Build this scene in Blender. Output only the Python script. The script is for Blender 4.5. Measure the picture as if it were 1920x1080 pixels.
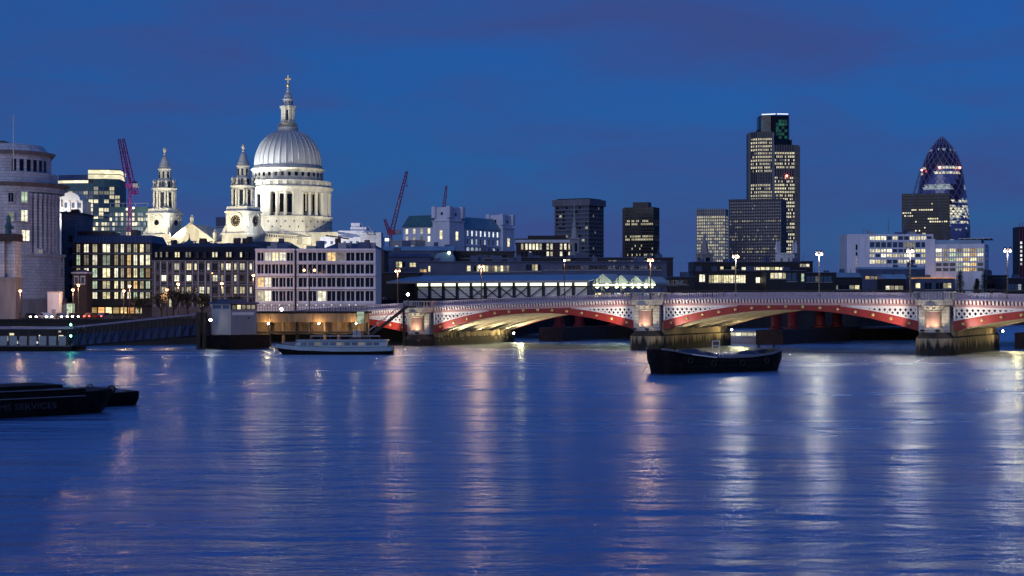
import bpy, math, random
from mathutils import Vector
R = math.radians
rnd = random.Random(7)
sc = bpy.context.scene
col = sc.collection
for o in list(bpy.data.objects):
    bpy.data.objects.remove(o)

# ---------------------------------------------------------------- camera
FPX, HZ, CH = 2985.0, 556.0, 10.0          # focal length and horizon row in photograph pixels, eye height over the river
cam_d = bpy.data.cameras.new('camera')
cam = bpy.data.objects.new('camera', cam_d)
col.objects.link(cam)
cam.location = (0, 0, CH)
cam.rotation_euler = (R(90), 0, 0)
cam_d.sensor_width = 36
cam_d.lens = 36 * FPX / 1920
cam_d.shift_y = (HZ - 540) / 1920
cam_d.clip_start = 1
cam_d.clip_end = 30000
sc.camera = cam

# ---------------------------------------------------------------- dusk sky
SUN_EL, SUN_ROT = R(4.0), R(205)            # the light of the low sun comes from behind the camera, a little to its left
w = bpy.data.worlds.new('World'); sc.world = w
w.use_nodes = True
nt = w.node_tree; nt.nodes.clear()
N = nt.nodes.new; L = nt.links.new
out = N('ShaderNodeOutputWorld'); bg = N('ShaderNodeBackground')
sky = N('ShaderNodeTexSky'); sky.sky_type = 'NISHITA'; sky.sun_disc = False
sky.sun_elevation = SUN_EL; sky.sun_rotation = SUN_ROT
sky.air_density = 1.0; sky.dust_density = 0.3; sky.ozone_density = 6.0
tint = N('ShaderNodeMix'); tint.data_type = 'RGBA'; tint.blend_type = 'MULTIPLY'; tint.inputs[0].default_value = 1
tint.inputs['B'].default_value = (0.50, 0.66, 1.08, 1)
L(sky.outputs[0], tint.inputs['A'])
# thin drifting cloud, laid out over the whole dome
tc = N('ShaderNodeTexCoord'); mp = N('ShaderNodeMapping'); mp.inputs['Scale'].default_value = (1.6, 1.6, 6.5)
mp.inputs['Rotation'].default_value = (0, R(9), R(0)); mp.inputs['Location'].default_value = (2.3, 0.4, 0.30)
L(tc.outputs['Generated'], mp.inputs[0])
nz = N('ShaderNodeTexNoise'); nz.inputs['Scale'].default_value = 3.4; nz.inputs['Detail'].default_value = 7
nz.inputs['Roughness'].default_value = 0.55; nz.inputs['Distortion'].default_value = 0.5
L(mp.outputs[0], nz.inputs[0])
rp = N('ShaderNodeValToRGB'); rp.color_ramp.elements[0].position = 0.38; rp.color_ramp.elements[1].position = 0.68
rp.color_ramp.elements[1].color = (0.85, 0.85, 0.85, 1)
L(nz.outputs[0], rp.inputs[0])
veil = N('ShaderNodeMix'); veil.data_type = 'RGBA'; veil.inputs[0].default_value = 0.65; veil.inputs['B'].default_value = (0.14, 0.62, 2.1, 1)
L(tint.outputs['Result'], veil.inputs['A'])                # even high overcast
cl = N('ShaderNodeMix'); cl.data_type = 'RGBA'; cl.inputs['B'].default_value = (0.29, 0.47, 1.60, 1)
L(rp.outputs[0], cl.inputs[0]); L(veil.outputs['Result'], cl.inputs['A'])
L(cl.outputs['Result'], bg.inputs[0]); L(bg.outputs[0], out.inputs[0])
bg.inputs[1].default_value = 0.15
# the afterglow itself, broad and weak
sun_d = bpy.data.lights.new('sun', 'SUN'); sun_d.energy = 0.7; sun_d.angle = R(40); sun_d.color = (0.80, 0.82, 1.0)
sun = bpy.data.objects.new('sun', sun_d); col.objects.link(sun)
sun.rotation_euler = (R(72), 0, R(-25))     # light travels away from the camera and slightly to the right
sc.view_settings.view_transform = 'Standard'
sc.view_settings.look = 'None'
sc.view_settings.exposure = 0
sc.view_settings.gamma = 1
sc.view_settings.use_curve_mapping = False
sc.cycles.max_bounces = 5; sc.cycles.diffuse_bounces = 2; sc.cycles.glossy_bounces = 3
sc.cycles.transmission_bounces = 3; sc.cycles.transparent_max_bounces = 4
sc.cycles.sample_clamp_indirect = 6
sc.cycles.use_denoising = True
sc.cycles.caustics_reflective = False; sc.cycles.caustics_refractive = False

# ---------------------------------------------------------------- helpers
def X(px, D): return (px - 960) / FPX * D
def Z(py, D): return CH - (py - HZ) / FPX * D

MATS = {}
def mat(name, colr, rough=0.7, metal=0.0, var=0.25, scale=0.6, bump=0.0, bscale=4.0, streak=False, spec=0.4, joint=0.0):
    m = bpy.data.materials.new(name); m.use_nodes = True
    n = m.node_tree; b = n.nodes['Principled BSDF']
    b.inputs['Roughness'].default_value = rough; b.inputs['Metallic'].default_value = metal
    b.inputs['Specular IOR Level'].default_value = spec
    g = n.nodes.new('ShaderNodeNewGeometry')
    mpn = n.nodes.new('ShaderNodeMapping')
    mpn.inputs['Scale'].default_value = (1, 1, 0.18 if streak else 1)
    n.links.new(g.outputs['Position'], mpn.inputs[0])
    t = n.nodes.new('ShaderNodeTexNoise'); t.inputs['Scale'].default_value = scale; t.inputs['Detail'].default_value = 5
    t.inputs['Roughness'].default_value = 0.65
    n.links.new(mpn.outputs[0], t.inputs[0])
    r = n.nodes.new('ShaderNodeValToRGB')
    r.color_ramp.elements[0].position = 0.3; r.color_ramp.elements[1].position = 0.7
    lo = [c * (1 - var) for c in colr]; hi = [min(1, c * (1 + var)) for c in colr]
    r.color_ramp.elements[0].color = (*lo, 1); r.color_ramp.elements[1].color = (*hi, 1)
    n.links.new(t.outputs[0], r.inputs[0])
    if joint:                                   # fine masonry joints, course by course
        sp = n.nodes.new('ShaderNodeSeparateXYZ'); n.links.new(g.outputs['Position'], sp.inputs[0])
        ax = n.nodes.new('ShaderNodeMath'); ax.operation = 'MULTIPLY_ADD'; ax.inputs[1].default_value = 0.7
        n.links.new(sp.outputs[1], ax.inputs[0]); n.links.new(sp.outputs[0], ax.inputs[2])
        cb_ = n.nodes.new('ShaderNodeCombineXYZ'); n.links.new(ax.outputs[0], cb_.inputs[0]); n.links.new(sp.outputs[2], cb_.inputs[1])
        br = n.nodes.new('ShaderNodeTexBrick'); br.inputs['Scale'].default_value = 1.0
        br.inputs['Brick Width'].default_value = joint*2.2; br.inputs['Row Height'].default_value = joint; br.inputs['Mortar Size'].default_value = joint*0.06
        br.inputs['Color1'].default_value = (1,1,1,1); br.inputs['Color2'].default_value = (0.80,0.80,0.82,1); br.inputs['Mortar'].default_value = (0.45,0.44,0.44,1)
        n.links.new(cb_.outputs[0], br.inputs['Vector'])
        mj = n.nodes.new('ShaderNodeMix'); mj.data_type = 'RGBA'; mj.blend_type = 'MULTIPLY'; mj.inputs[0].default_value = 1
        n.links.new(r.outputs[0], mj.inputs['A']); n.links.new(br.outputs['Color'], mj.inputs['B']); n.links.new(mj.outputs['Result'], b.inputs['Base Color'])
    else:
        n.links.new(r.outputs[0], b.inputs['Base Color'])
    if bump:
        t2 = n.nodes.new('ShaderNodeTexNoise'); t2.inputs['Scale'].default_value = bscale; t2.inputs['Detail'].default_value = 4
        n.links.new(g.outputs['Position'], t2.inputs[0])
        bp = n.nodes.new('ShaderNodeBump'); bp.inputs['Strength'].default_value = bump; bp.inputs['Distance'].default_value = 0.1
        n.links.new(t2.outputs[0], bp.inputs['Height']); n.links.new(bp.outputs[0], b.inputs['Normal'])
    MATS[name] = m
    return m

def lit(name, colr, strength, var=0.6, cell=(0.9, 0.9, 2.2), sample=False):
    """a lit room behind a window: uneven light, blinds and fittings"""
    m = bpy.data.materials.new(name); m.use_nodes = True
    n = m.node_tree; b = n.nodes['Principled BSDF']
    b.inputs['Base Color'].default_value = (0.05, 0.05, 0.05, 1); b.inputs['Roughness'].default_value = 0.3
    g = n.nodes.new('ShaderNodeNewGeometry'); mpn = n.nodes.new('ShaderNodeMapping')
    mpn.inputs['Scale'].default_value = cell
    n.links.new(g.outputs['Position'], mpn.inputs[0])
    v = n.nodes.new('ShaderNodeTexVoronoi'); v.inputs['Scale'].default_value = 1.0
    n.links.new(mpn.outputs[0], v.inputs['Vector'])
    mr = n.nodes.new('ShaderNodeMapRange')
    mr.inputs['To Min'].default_value = strength * (1 - var); mr.inputs['To Max'].default_value = strength * (1 + var)
    n.links.new(v.outputs['Color'], mr.inputs['Value'])
    oi = n.nodes.new('ShaderNodeObjectInfo'); mo = n.nodes.new('ShaderNodeMapRange')
    mo.inputs['To Min'].default_value = 0.35; mo.inputs['To Max'].default_value = 1.5
    n.links.new(oi.outputs['Random'], mo.inputs['Value'])          # no two rooms are equally bright
    mu = n.nodes.new('ShaderNodeMath'); mu.operation = 'MULTIPLY'
    n.links.new(mr.outputs[0], mu.inputs[0]); n.links.new(mo.outputs[0], mu.inputs[1]); mr = mu
    b.inputs['Emission Color'].default_value = (*colr, 1)
    n.links.new(mr.outputs[0], b.inputs['Emission Strength'])
    if not sample: m.cycles.emission_sampling = 'NONE'
    MATS[name] = m
    return m

def glow(name, colr, strength):
    m = bpy.data.materials.new(name); m.use_nodes = True
    b = m.node_tree.nodes['Principled BSDF']
    b.inputs['Base Color'].default_value = (0.8, 0.8, 0.8, 1)
    b.inputs['Emission Color'].default_value = (*colr, 1); b.inputs['Emission Strength'].default_value = strength
    MATS[name] = m
    return m

class MB:
    """collects geometry; build() links it as one mesh object"""
    def __init__(s): s.v = []; s.f = []
    def add(s, vs, fs):
        k = len(s.v); s.v += [tuple(p) for p in vs]; s.f += [tuple(i + k for i in f) for f in fs]; return s
    def box(s, x0, x1, y0, y1, z0, z1):
        return s.add([(x0,y0,z0),(x1,y0,z0),(x1,y1,z0),(x0,y1,z0),(x0,y0,z1),(x1,y0,z1),(x1,y1,z1),(x0,y1,z1)],
                     [(0,3,2,1),(4,5,6,7),(0,1,5,4),(1,2,6,5),(2,3,7,6),(3,0,4,7)])
    def prism(s, poly, z0, z1, top=None):
        n = len(poly); t = top or poly
        return s.add([(x,y,z0) for x,y in poly] + [(x,y,z1) for x,y in t],
                     [tuple(range(n-1,-1,-1)), tuple(range(n,2*n))] + [(i,(i+1)%n,n+(i+1)%n,n+i) for i in range(n)])
    def prismy(s, poly, y0, y1):          # polygon in x,z pushed along y
        n = len(poly)
        return s.add([(x,y0,z) for x,z in poly] + [(x,y1,z) for x,z in poly],
                     [tuple(range(n)), tuple(range(2*n-1,n-1,-1))] + [(i,n+i,n+(i+1)%n,(i+1)%n) for i in range(n)])
    def prismx(s, poly, x0, x1):          # polygon in y,z pushed along x
        n = len(poly)
        return s.add([(x0,y,z) for y,z in poly] + [(x1,y,z) for y,z in poly],
                     [tuple(range(n-1,-1,-1)), tuple(range(n,2*n))] + [(i,(i+1)%n,n+(i+1)%n,n+i) for i in range(n)])
    def lathe(s, prof, n=16, c=(0,0), rot=0.0, cap=True):
        vs = []; fs = []
        for r, z in prof:
            for i in range(n):
                a = rot + 2*math.pi*i/n
                vs.append((c[0]+r*math.cos(a), c[1]+r*math.sin(a), z))
        for j in range(len(prof)-1):
            for i in range(n):
                fs.append((j*n+i, j*n+(i+1)%n, (j+1)*n+(i+1)%n, (j+1)*n+i))
        if cap:
            fs.append(tuple(range(n-1,-1,-1))); m = (len(prof)-1)*n; fs.append(tuple(range(m,m+n)))
        return s.add(vs, fs)
    def tube(s, p, q, r, n=6, r2=None):
        p = Vector(p); q = Vector(q); d = (q-p)
        if d.length < 1e-6: return s
        d.normalize(); a = Vector((0,0,1)) if abs(d.z) < 0.9 else Vector((1,0,0))
        u = d.cross(a).normalized(); v = d.cross(u); r2 = r if r2 is None else r2
        vs = [p + (u*math.cos(2*math.pi*i/n) + v*math.sin(2*math.pi*i/n))*r for i in range(n)]
        vs += [q + (u*math.cos(2*math.pi*i/n) + v*math.sin(2*math.pi*i/n))*r2 for i in range(n)]
        return s.add(vs, [(i,n+i,n+(i+1)%n,(i+1)%n) for i in range(n)] + [tuple(range(n)), tuple(range(2*n-1,n-1,-1))])
    def bar(s, p, q, w, h):               # rectangular beam: w sideways, h upwards
        p = Vector(p); q = Vector(q); d = (q-p).normalized()
        a = Vector((0,0,1)) if abs(d.z) < 0.98 else Vector((0,1,0))
        u = d.cross(a).normalized()*w/2; v = u.cross(d).normalized()*h/2
        vs = [p-u-v, p+u-v, p+u+v, p-u+v, q-u-v, q+u-v, q+u+v, q-u+v]
        return s.add(vs, [(0,3,2,1),(4,5,6,7),(0,1,5,4),(1,2,6,5),(2,3,7,6),(3,0,4,7)])
    def ball(s, c, r, n=10, m=6, sz=1.0):
        prof = [(max(0.001, r*math.sin(math.pi*j/m)), c[2]-r*sz*math.cos(math.pi*j/m)) for j in range(m+1)]
        return s.lathe(prof, n, (c[0], c[1]))
    def mesh(s, name, m, smooth=False):
        me = bpy.data.meshes.new(name); me.from_pydata(s.v, [], s.f)
        me.materials.append(MATS[m])
        if smooth: me.polygons.foreach_set('use_smooth', [True]*len(me.polygons))
        me.validate(); me.update(); return me
    def build(s, name, m, parent=None, smooth=False, stuff=False):
        o = bpy.data.objects.new(name, s.mesh(name, m, smooth)); col.objects.link(o)
        if parent: o.parent = parent
        if stuff: o['kind'] = 'stuff'
        return o

def tag(o, label, cat, group=None):
    o['label'] = label; o['category'] = cat
    if group: o['group'] = group
    return o
def thing(name, label, cat, loc=(0,0,0), rz=0.0, group=None):
    o = bpy.data.objects.new(name, None); col.objects.link(o); o.empty_display_size = 0.5
    o.location = loc; o.rotation_euler = (0, 0, rz)
    return tag(o, label, cat, group)
def struct(o):
    o['kind'] = 'structure'; return o
def inst(name, me, parent=None, loc=(0,0,0), rz=0.0, scale=(1,1,1), rot=None):
    o = bpy.data.objects.new(name, me); col.objects.link(o)
    if parent: o.parent = parent
    o.location = loc; o.rotation_euler = rot or (0,0,rz); o.scale = scale
    return o
def copy_tree(o, parent=None):
    c = o.copy(); col.objects.link(c); c.parent = parent
    for ch in list(o.children): copy_tree(ch, c)
    return c
def smooth_by_angle(o, a=40):
    o.data.polygons.foreach_set('use_smooth', [True]*len(o.data.polygons))
    o.data.set_sharp_from_angle(angle=R(a))
    return o

PANE = {}
def pane_mesh(m):
    if m not in PANE: PANE[m] = MB().box(-.5,.5,-.5,.5,-.5,.5).mesh('pane_'+m, m)
    return PANE[m]

def frame_pt(fr, x, y, z):
    (ox,oy), (ux,uy), (nx,ny) = fr
    return (ox+ux*x+nx*y, oy+uy*x+ny*y, z)

def facade(root, fr, cols, rows, z0, z1, wid, wall, pick, depth=0.35, single=True, name='window', mull=0, mmat='dark_metal', wallname='facade', sill=None):
    """a wall sheet with real openings; pick(i,j) gives the pane material or None for solid wall.
       fr = (origin, direction along the wall, outward normal)"""
    xs = [0.0]; zs = [z0]
    for a, b in cols: xs += [a, b]
    for a, b in rows: zs += [a, b]
    xs.append(wid); zs.append(z1)
    nx, nz = len(xs), len(zs)
    vs = []; fs = []
    for d in (0, -depth):
        for j in range(nz):
            for i in range(nx): vs.append(frame_pt(fr, xs[i], d, zs[j]))
    idx = lambda i, j, k: k*nx*nz + j*nx + i
    panes = {}
    mullmb = MB()
    for j in range(nz-1):
        for i in range(nx-1):
            q = [(i,j),(i+1,j),(i+1,j+1),(i,j+1)]
            m = None
            if i % 2 == 1 and j % 2 == 1: m = pick((i-1)//2, (j-1)//2)
            if m is None:
                fs.append(tuple(idx(a,b,0) for a,b in q))
            else:
                for (a,b),(c,d) in zip(q, q[1:]+q[:1]):
                    fs.append((idx(a,b,0), idx(c,d,0), idx(c,d,1), idx(a,b,1)))
                w_, h_ = xs[i+1]-xs[i], zs[j+1]-zs[j]
                cx, cz = (xs[i]+xs[i+1])/2, (zs[j]+zs[j+1])/2
                panes.setdefault(m, []).append((cx, cz, w_, h_))
                for k in range(mull):
                    mx = xs[i] + w_*(k+1)/(mull+1); t = min(0.08, w_*0.05)
                    p0 = frame_pt(fr, mx-t, -depth+0.12, 0); p1 = frame_pt(fr, mx+t, -depth+0.12, 0)
                    mullmb.bar(frame_pt(fr, mx, -depth+0.13, zs[j]+.01), frame_pt(fr, mx, -depth+0.13, zs[j+1]-.01), t*2, 0.08)
    # outer rim back to the body
    for i in range(nx-1):
        fs.append((idx(i,nz-1,0), idx(i+1,nz-1,0), idx(i+1,nz-1,1), idx(i,nz-1,1)))
        fs.append((idx(i+1,0,0), idx(i,0,0), idx(i,0,1), idx(i+1,0,1)))
    for j in range(nz-1):
        fs.append((idx(0,j,0), idx(0,j+1,0), idx(0,j+1,1), idx(0,j,1)))
        fs.append((idx(nx-1,j+1,0), idx(nx-1,j,0), idx(nx-1,j,1), idx(nx-1,j+1,1)))
    MB().add(vs, fs).build(wallname, wall, root)
    ang = math.atan2(fr[1][1], fr[1][0])
    for m, lst in panes.items():
        if single:
            for cx, cz, w_, h_ in lst:
                inst(name, pane_mesh(m), root, frame_pt(fr, cx, -depth+0.04, cz), ang, (w_-0.01, 0.05, h_-0.01))
        else:
            mb = MB()
            for cx, cz, w_, h_ in lst:
                a = frame_pt(fr, cx-w_/2, -depth+0.05, cz-h_/2); b = frame_pt(fr, cx+w_/2, -depth+0.05, cz-h_/2)
                mb.add([a, b, (b[0],b[1],cz+h_/2), (a[0],a[1],cz+h_/2)], [(0,1,2,3)])
            mb.build('window_panes', m, root, stuff=True)
    if mull: mullmb.build('mullions', mmat, root, stuff=True)

def even(n, wid, frac, m0=0.0, m1=None):
    m1 = m0 if m1 is None else m1
    p = (wid-m0-m1)/n
    return [(m0+p*(i+.5-frac/2), m0+p*(i+.5+frac/2)) for i in range(n)]
def pick_from(weights, seed):
    r = random.Random(seed); names = list(weights); ws = [weights[k] for k in names]
    def f(i, j): return r.choices(names, ws)[0]
    return f

def site(name, label, cat, px, D, rz=0.0, zb=None, group=None):
    """a building at column px of the view, D metres out; local x runs along the front, local y away from it"""
    return thing(name, label, cat, (X(px,D), D, ground_z(D) if zb is None else zb), rz, group)
def ground_z(y): return 5.0 + 12.0*min(1, max(0, (y-450)/350))
FRONT = lambda W: ((-W/2,0),(1,0),(0,-1))
RIGHT = lambda W: ((W/2,0),(0,1),(1,0))
LEFT = lambda W, Dp: ((-W/2,Dp),(0,-1),(-1,0))

# ---------------------------------------------------------------- materials
mat('portland', (0.56,0.54,0.48), 0.8, var=0.2, scale=0.35, bump=0.15, streak=True, joint=0.6)
mat('cathedral_stone', (0.60,0.58,0.50), 0.8, var=0.30, scale=0.35, streak=True)
mat('glass_violet', (0.11,0.13,0.34), 0.15, var=0.3, spec=0.7)
mat('glass_plum', (0.03,0.014,0.06), 0.2, var=0.3, spec=0.6)
mat('lattice_steel', (0.22,0.24,0.44), 0.4, var=0.1)
mat('pale_stone', (0.62,0.64,0.70), 0.8, var=0.28, scale=0.35, bump=0.1, streak=True, joint=0.75)
mat('grey_stone', (0.26,0.25,0.27), 0.85, var=0.25, scale=0.5, bump=0.2, streak=True)
mat('blue_stone', (0.20,0.21,0.26), 0.85, var=0.25, scale=0.5, bump=0.2, streak=True, joint=0.8)
mat('brown_stone', (0.17,0.14,0.15), 0.85, var=0.3, scale=0.5, bump=0.1, joint=0.7)
mat('dark_brick', (0.07,0.05,0.05), 0.85, var=0.3, scale=1.0, bump=0.1)
mat('slate', (0.035,0.04,0.07), 0.55, var=0.3, scale=0.8)
mat('black_roof', (0.012,0.012,0.018), 0.6, var=0.3)
mat('lead', (0.44,0.46,0.48), 0.5, metal=0.1, var=0.16, scale=0.3, streak=True)
mat('white_render', (0.64,0.66,0.76), 0.7, var=0.16, scale=0.5, streak=True)
mat('concrete', (0.30,0.31,0.34), 0.8, var=0.2, scale=0.3, streak=True)
mat('dark_cladding', (0.012,0.012,0.020), 0.4, var=0.3)
mat('tower_concrete', (0.15,0.155,0.19), 0.8, var=0.2, scale=0.3, streak=True)
mat('quay_stone', (0.030,0.029,0.028), 0.85, var=0.35, scale=0.5, bump=0.3, streak=True)
mat('blue_cladding', (0.018,0.022,0.06), 0.45, var=0.25)
mat('blue_roof', (0.16,0.30,0.45), 0.4, var=0.2, scale=0.2)
mat('navy_roof', (0.05,0.075,0.16), 0.5, var=0.3, scale=0.2)
mat('green_roof', (0.06,0.15,0.17), 0.5, var=0.2, scale=0.2)
mat('dark_metal', (0.02,0.02,0.025), 0.5, metal=0.3, var=0.3)
mat('steel', (0.25,0.26,0.30), 0.4, metal=0.6, var=0.2)
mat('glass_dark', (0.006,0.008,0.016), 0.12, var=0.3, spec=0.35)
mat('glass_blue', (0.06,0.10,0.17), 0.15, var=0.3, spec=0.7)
mat('red_paint', (0.31,0.030,0.022), 0.45, var=0.18, scale=0.8, streak=True)
mat('white_paint', (0.74,0.71,0.68), 0.5, var=0.08, scale=0.7, streak=True)
mat('pink_paint', (0.52,0.30,0.27), 0.5, var=0.1)
mat('cream_paint', (0.52,0.47,0.36), 0.6, var=0.18, scale=0.5)
mat('parapet_paint', (0.30,0.27,0.36), 0.5, var=0.15)
mat('gold', (0.75,0.55,0.2), 0.35, metal=0.7, var=0.1)
mat('granite', (0.36,0.22,0.19), 0.25, var=0.15, scale=3)
mat('timber', (0.30,0.20,0.11), 0.8, var=0.4, scale=2.0, streak=True)
mat('dark_timber', (0.03,0.025,0.02), 0.8, var=0.4, scale=1.5, streak=True)
mat('hull_black', (0.007,0.006,0.006), 0.6, var=0.8, scale=1.0, spec=0.12)
mat('hull_blue', (0.25,0.36,0.46), 0.35, var=0.1)
mat('boat_white', (0.75,0.76,0.78), 0.35, var=0.06)
mat('deck_grey', (0.16,0.18,0.24), 0.6, var=0.25)
mat('tarp', (0.03,0.04,0.08), 0.55, var=0.4, scale=2, bump=0.6, bscale=2.5)
mat('asphalt', (0.05,0.05,0.052), 0.8, var=0.2)
mat('paving', (0.10,0.095,0.09), 0.8, var=0.2)
mat('crane_red', (0.30,0.03,0.09), 0.5, var=0.1)
mat('crane_purple', (0.16,0.02,0.16), 0.5, var=0.1)
mat('maroon', (0.16,0.012,0.02), 0.5, var=0.2)
mat('bark', (0.05,0.035,0.025), 0.9, var=0.3, scale=3)
mat('leaf', (0.05,0.045,0.02), 0.7, var=0.4, scale=2)
mat('evergreen', (0.02,0.035,0.025), 0.7, var=0.4, scale=2)
mat('rubber', (0.015,0.015,0.015), 0.8, var=0.2)
mat('sign_face', (0.35,0.38,0.5), 0.6, var=0.1)
mat('green_panel', (0.12,0.26,0.14), 0.6, var=0.2)
lit('lit_white', (1.0,0.93,0.66), 0.95)
lit('lit_cream', (1.0,0.88,0.50), 0.8)
lit('lit_green', (0.72,0.90,0.60), 0.5)
lit('lit_amber', (1.0,0.66,0.24), 0.8)
lit('lit_dim', (0.85,0.75,0.55), 0.22)
lit('lit_cool', (0.85,0.95,1.0), 0.85)
lit('lit_far', (1.0,0.90,0.58), 0.95, var=0.5, cell=(0.25,0.25,0.5))
lit('lit_far_dim', (0.9,0.85,0.65), 0.25, var=0.7, cell=(0.25,0.25,0.5))
lit('lit_far_cool', (0.75,0.9,1.0), 0.30, var=0.6, cell=(0.25,0.25,0.5))
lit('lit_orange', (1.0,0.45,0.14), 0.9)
glow('lamp_orange', (1.0,0.42,0.12), 6)
glow('lamp_warm', (1.0,0.70,0.38), 8)
glow('lamp_white', (1.0,0.88,0.68), 60)
glow('lamp_faint', (1.0,0.6,0.35), 20)
glow('lamp_red', (1.0,0.12,0.06), 25)
glow('lamp_green', (0.15,1.0,0.45), 40)
glow('tube_white', (0.9,0.95,1.0), 1.0)
glow('canopy_light', (0.93,1.0,0.55), 4.0)
glow('strip_light', (0.95,1.0,0.72), 1.6)
glow('head_light', (1.0,0.92,0.7), 40)
glow('tail_light', (1.0,0.06,0.03), 12)

# stone that stands in the tideway: pale above, weed-black below, streaked
m = mat('tide_stone', (0.36,0.29,0.17), 0.75, var=0.3, scale=0.6, bump=0.3, streak=True)
n = m.node_tree; b = n.nodes['Principled BSDF']; ramp = b.inputs['Base Color'].links[0].from_socket
g = n.nodes.new('ShaderNodeNewGeometry'); sx = n.nodes.new('ShaderNodeSeparateXYZ'); n.links.new(g.outputs['Position'], sx.inputs[0])
mp2 = n.nodes.new('ShaderNodeMapping'); mp2.inputs['Scale'].default_value = (1.0, 1.0, 0.06); n.links.new(g.outputs['Position'], mp2.inputs[0])
tn = n.nodes.new('ShaderNodeTexNoise'); tn.inputs['Scale'].default_value = 1.1; tn.inputs['Detail'].default_value = 5; n.links.new(mp2.outputs[0], tn.inputs[0])
ma = n.nodes.new('ShaderNodeMath'); ma.operation = 'MULTIPLY_ADD'; ma.inputs[1].default_value = 5.5; n.links.new(tn.outputs[0], ma.inputs[0]); n.links.new(sx.outputs[2], ma.inputs[2])
mr = n.nodes.new('ShaderNodeMapRange'); mr.inputs['From Min'].default_value = 4.1; mr.inputs['From Max'].default_value = 5.2; n.links.new(ma.outputs[0], mr.inputs[0])
mx = n.nodes.new('ShaderNodeMix'); mx.data_type = 'RGBA'; mx.inputs['A'].default_value = (0.010,0.011,0.009,1)
n.links.new(mr.outputs[0], mx.inputs[0]); n.links.new(ramp, mx.inputs['B']); n.links.new(mx.outputs['Result'], b.inputs['Base Color'])

# river water after a long exposure: softened chop
m = bpy.data.materials.new('water'); m.use_nodes = True; MATS['water'] = m
n = m.node_tree; n.nodes.clear()
o_ = n.nodes.new('ShaderNodeOutputMaterial'); mixs = n.nodes.new('ShaderNodeMixShader')
gl = n.nodes.new('ShaderNodeBsdfGlossy'); gl.distribution = 'GGX'; gl.inputs['Roughness'].default_value = 0.265; gl.inputs['Color'].default_value = (0.80,0.93,1.0,1)
df = n.nodes.new('ShaderNodeBsdfDiffuse'); df.inputs['Color'].default_value = (0.014,0.115,0.42,1)
fr_ = n.nodes.new('ShaderNodeFresnel'); fr_.inputs['IOR'].default_value = 3.2
g = n.nodes.new('ShaderNodeNewGeometry')
def wave(scale, sx_, sy_, detail):
    mp_ = n.nodes.new('ShaderNodeMapping'); mp_.inputs['Scale'].default_value = (sx_, sy_, 1); mp_.inputs['Rotation'].default_value = (0,0,R(6))
    n.links.new(g.outputs['Position'], mp_.inputs[0])
    t = n.nodes.new('ShaderNodeTexNoise'); t.inputs['Scale'].default_value = scale; t.inputs['Detail'].default_value = detail
    t.inputs['Roughness'].default_value = 0.6; t.inputs['Distortion'].default_value = 0.3
    n.links.new(mp_.outputs[0], t.inputs[0]); return t.outputs[0]
a1 = wave(0.05, 0.5, 1.8, 3); a2 = wave(0.36, 0.8, 2.0, 4)
current = wave(0.022, 0.7, 2.6, 4)          # slicks and rougher tongues of current
rr_ = n.nodes.new('ShaderNodeMapRange'); rr_.inputs['From Min'].default_value = 0.35; rr_.inputs['From Max'].default_value = 0.65
rr_.inputs['To Min'].default_value = 0.20; rr_.inputs['To Max'].default_value = 0.29
n.links.new(current, rr_.inputs[0]); n.links.new(rr_.outputs[0], gl.inputs['Roughness'])
ad = n.nodes.new('ShaderNodeMath'); ad.operation = 'MULTIPLY_ADD'; ad.inputs[1].default_value = 4.0
n.links.new(a1, ad.inputs[0]); n.links.new(a2, ad.inputs[2])
bp = n.nodes.new('ShaderNodeBump'); bp.inputs['Strength'].default_value = 1.0; bp.inputs['Distance'].default_value = 0.78
n.links.new(ad.outputs[0], bp.inputs['Height'])
for s_ in (gl, df): n.links.new(bp.outputs[0], s_.inputs['Normal'])
n.links.new(fr_.outputs[0], mixs.inputs[0]); n.links.new(df.outputs[0], mixs.inputs[1]); n.links.new(gl.outputs[0], mixs.inputs[2])
n.links.new(mixs.outputs[0], o_.inputs['Surface'])

# ---------------------------------------------------------------- the setting
wm = MB().add([(-4000,-300,0),(6000,-300,0),(6000,9000,0),(-4000,9000,0)], [(0,1,2,3)])
struct(wm.build('river_water', 'water'))
BANK = [(-900,180),(-420,262),(-150,304),(-66,336),(-52,356),(-18,366),(0,420),(20,470),(80,510),(150,560),(260,585),(600,640),(5900,900)]
land = MB(); vs = []; fs = []
ys = [0, 6, 40, 110, 250, 420, 900, 2000, 7500]
for x, y in BANK:
    for d in ys: vs.append((x-0.2*d, y+d, ground_z(y+d)))
k = len(ys)
for i in range(len(BANK)-1):
    for j in range(k-1): fs.append((i*k+j, (i+1)*k+j, (i+1)*k+j+1, i*k+j+1))
struct(land.add(vs, fs).build('ground', 'asphalt'))
wall = thing('embankment_wall', 'dark stone river wall along the north bank below the buildings', 'river wall')
mb = MB(); cp = MB()
for (x0,y0),(x1,y1) in zip(BANK[:-1], BANK[1:]):
    d = Vector((x1-x0, y1-y0)).normalized(); nrm = Vector((d.y,-d.x))
    a = Vector((x0,y0)); b_ = Vector((x1,y1))
    for mbx, o0, o1, z0, z1 in ((mb, 0.9, 0.0, -2, 5.0), (cp, 1.1, -0.5, 5.0, 5.45)):
        p = [a+nrm*o0, b_+nrm*o0, b_+nrm*o1, a+nrm*o1]
        mbx.prism([(q.x,q.y) for q in p], z0, z1)
mb.build('wall_face', 'quay_stone', wall); cp.build('coping', 'quay_stone', wall)

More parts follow.
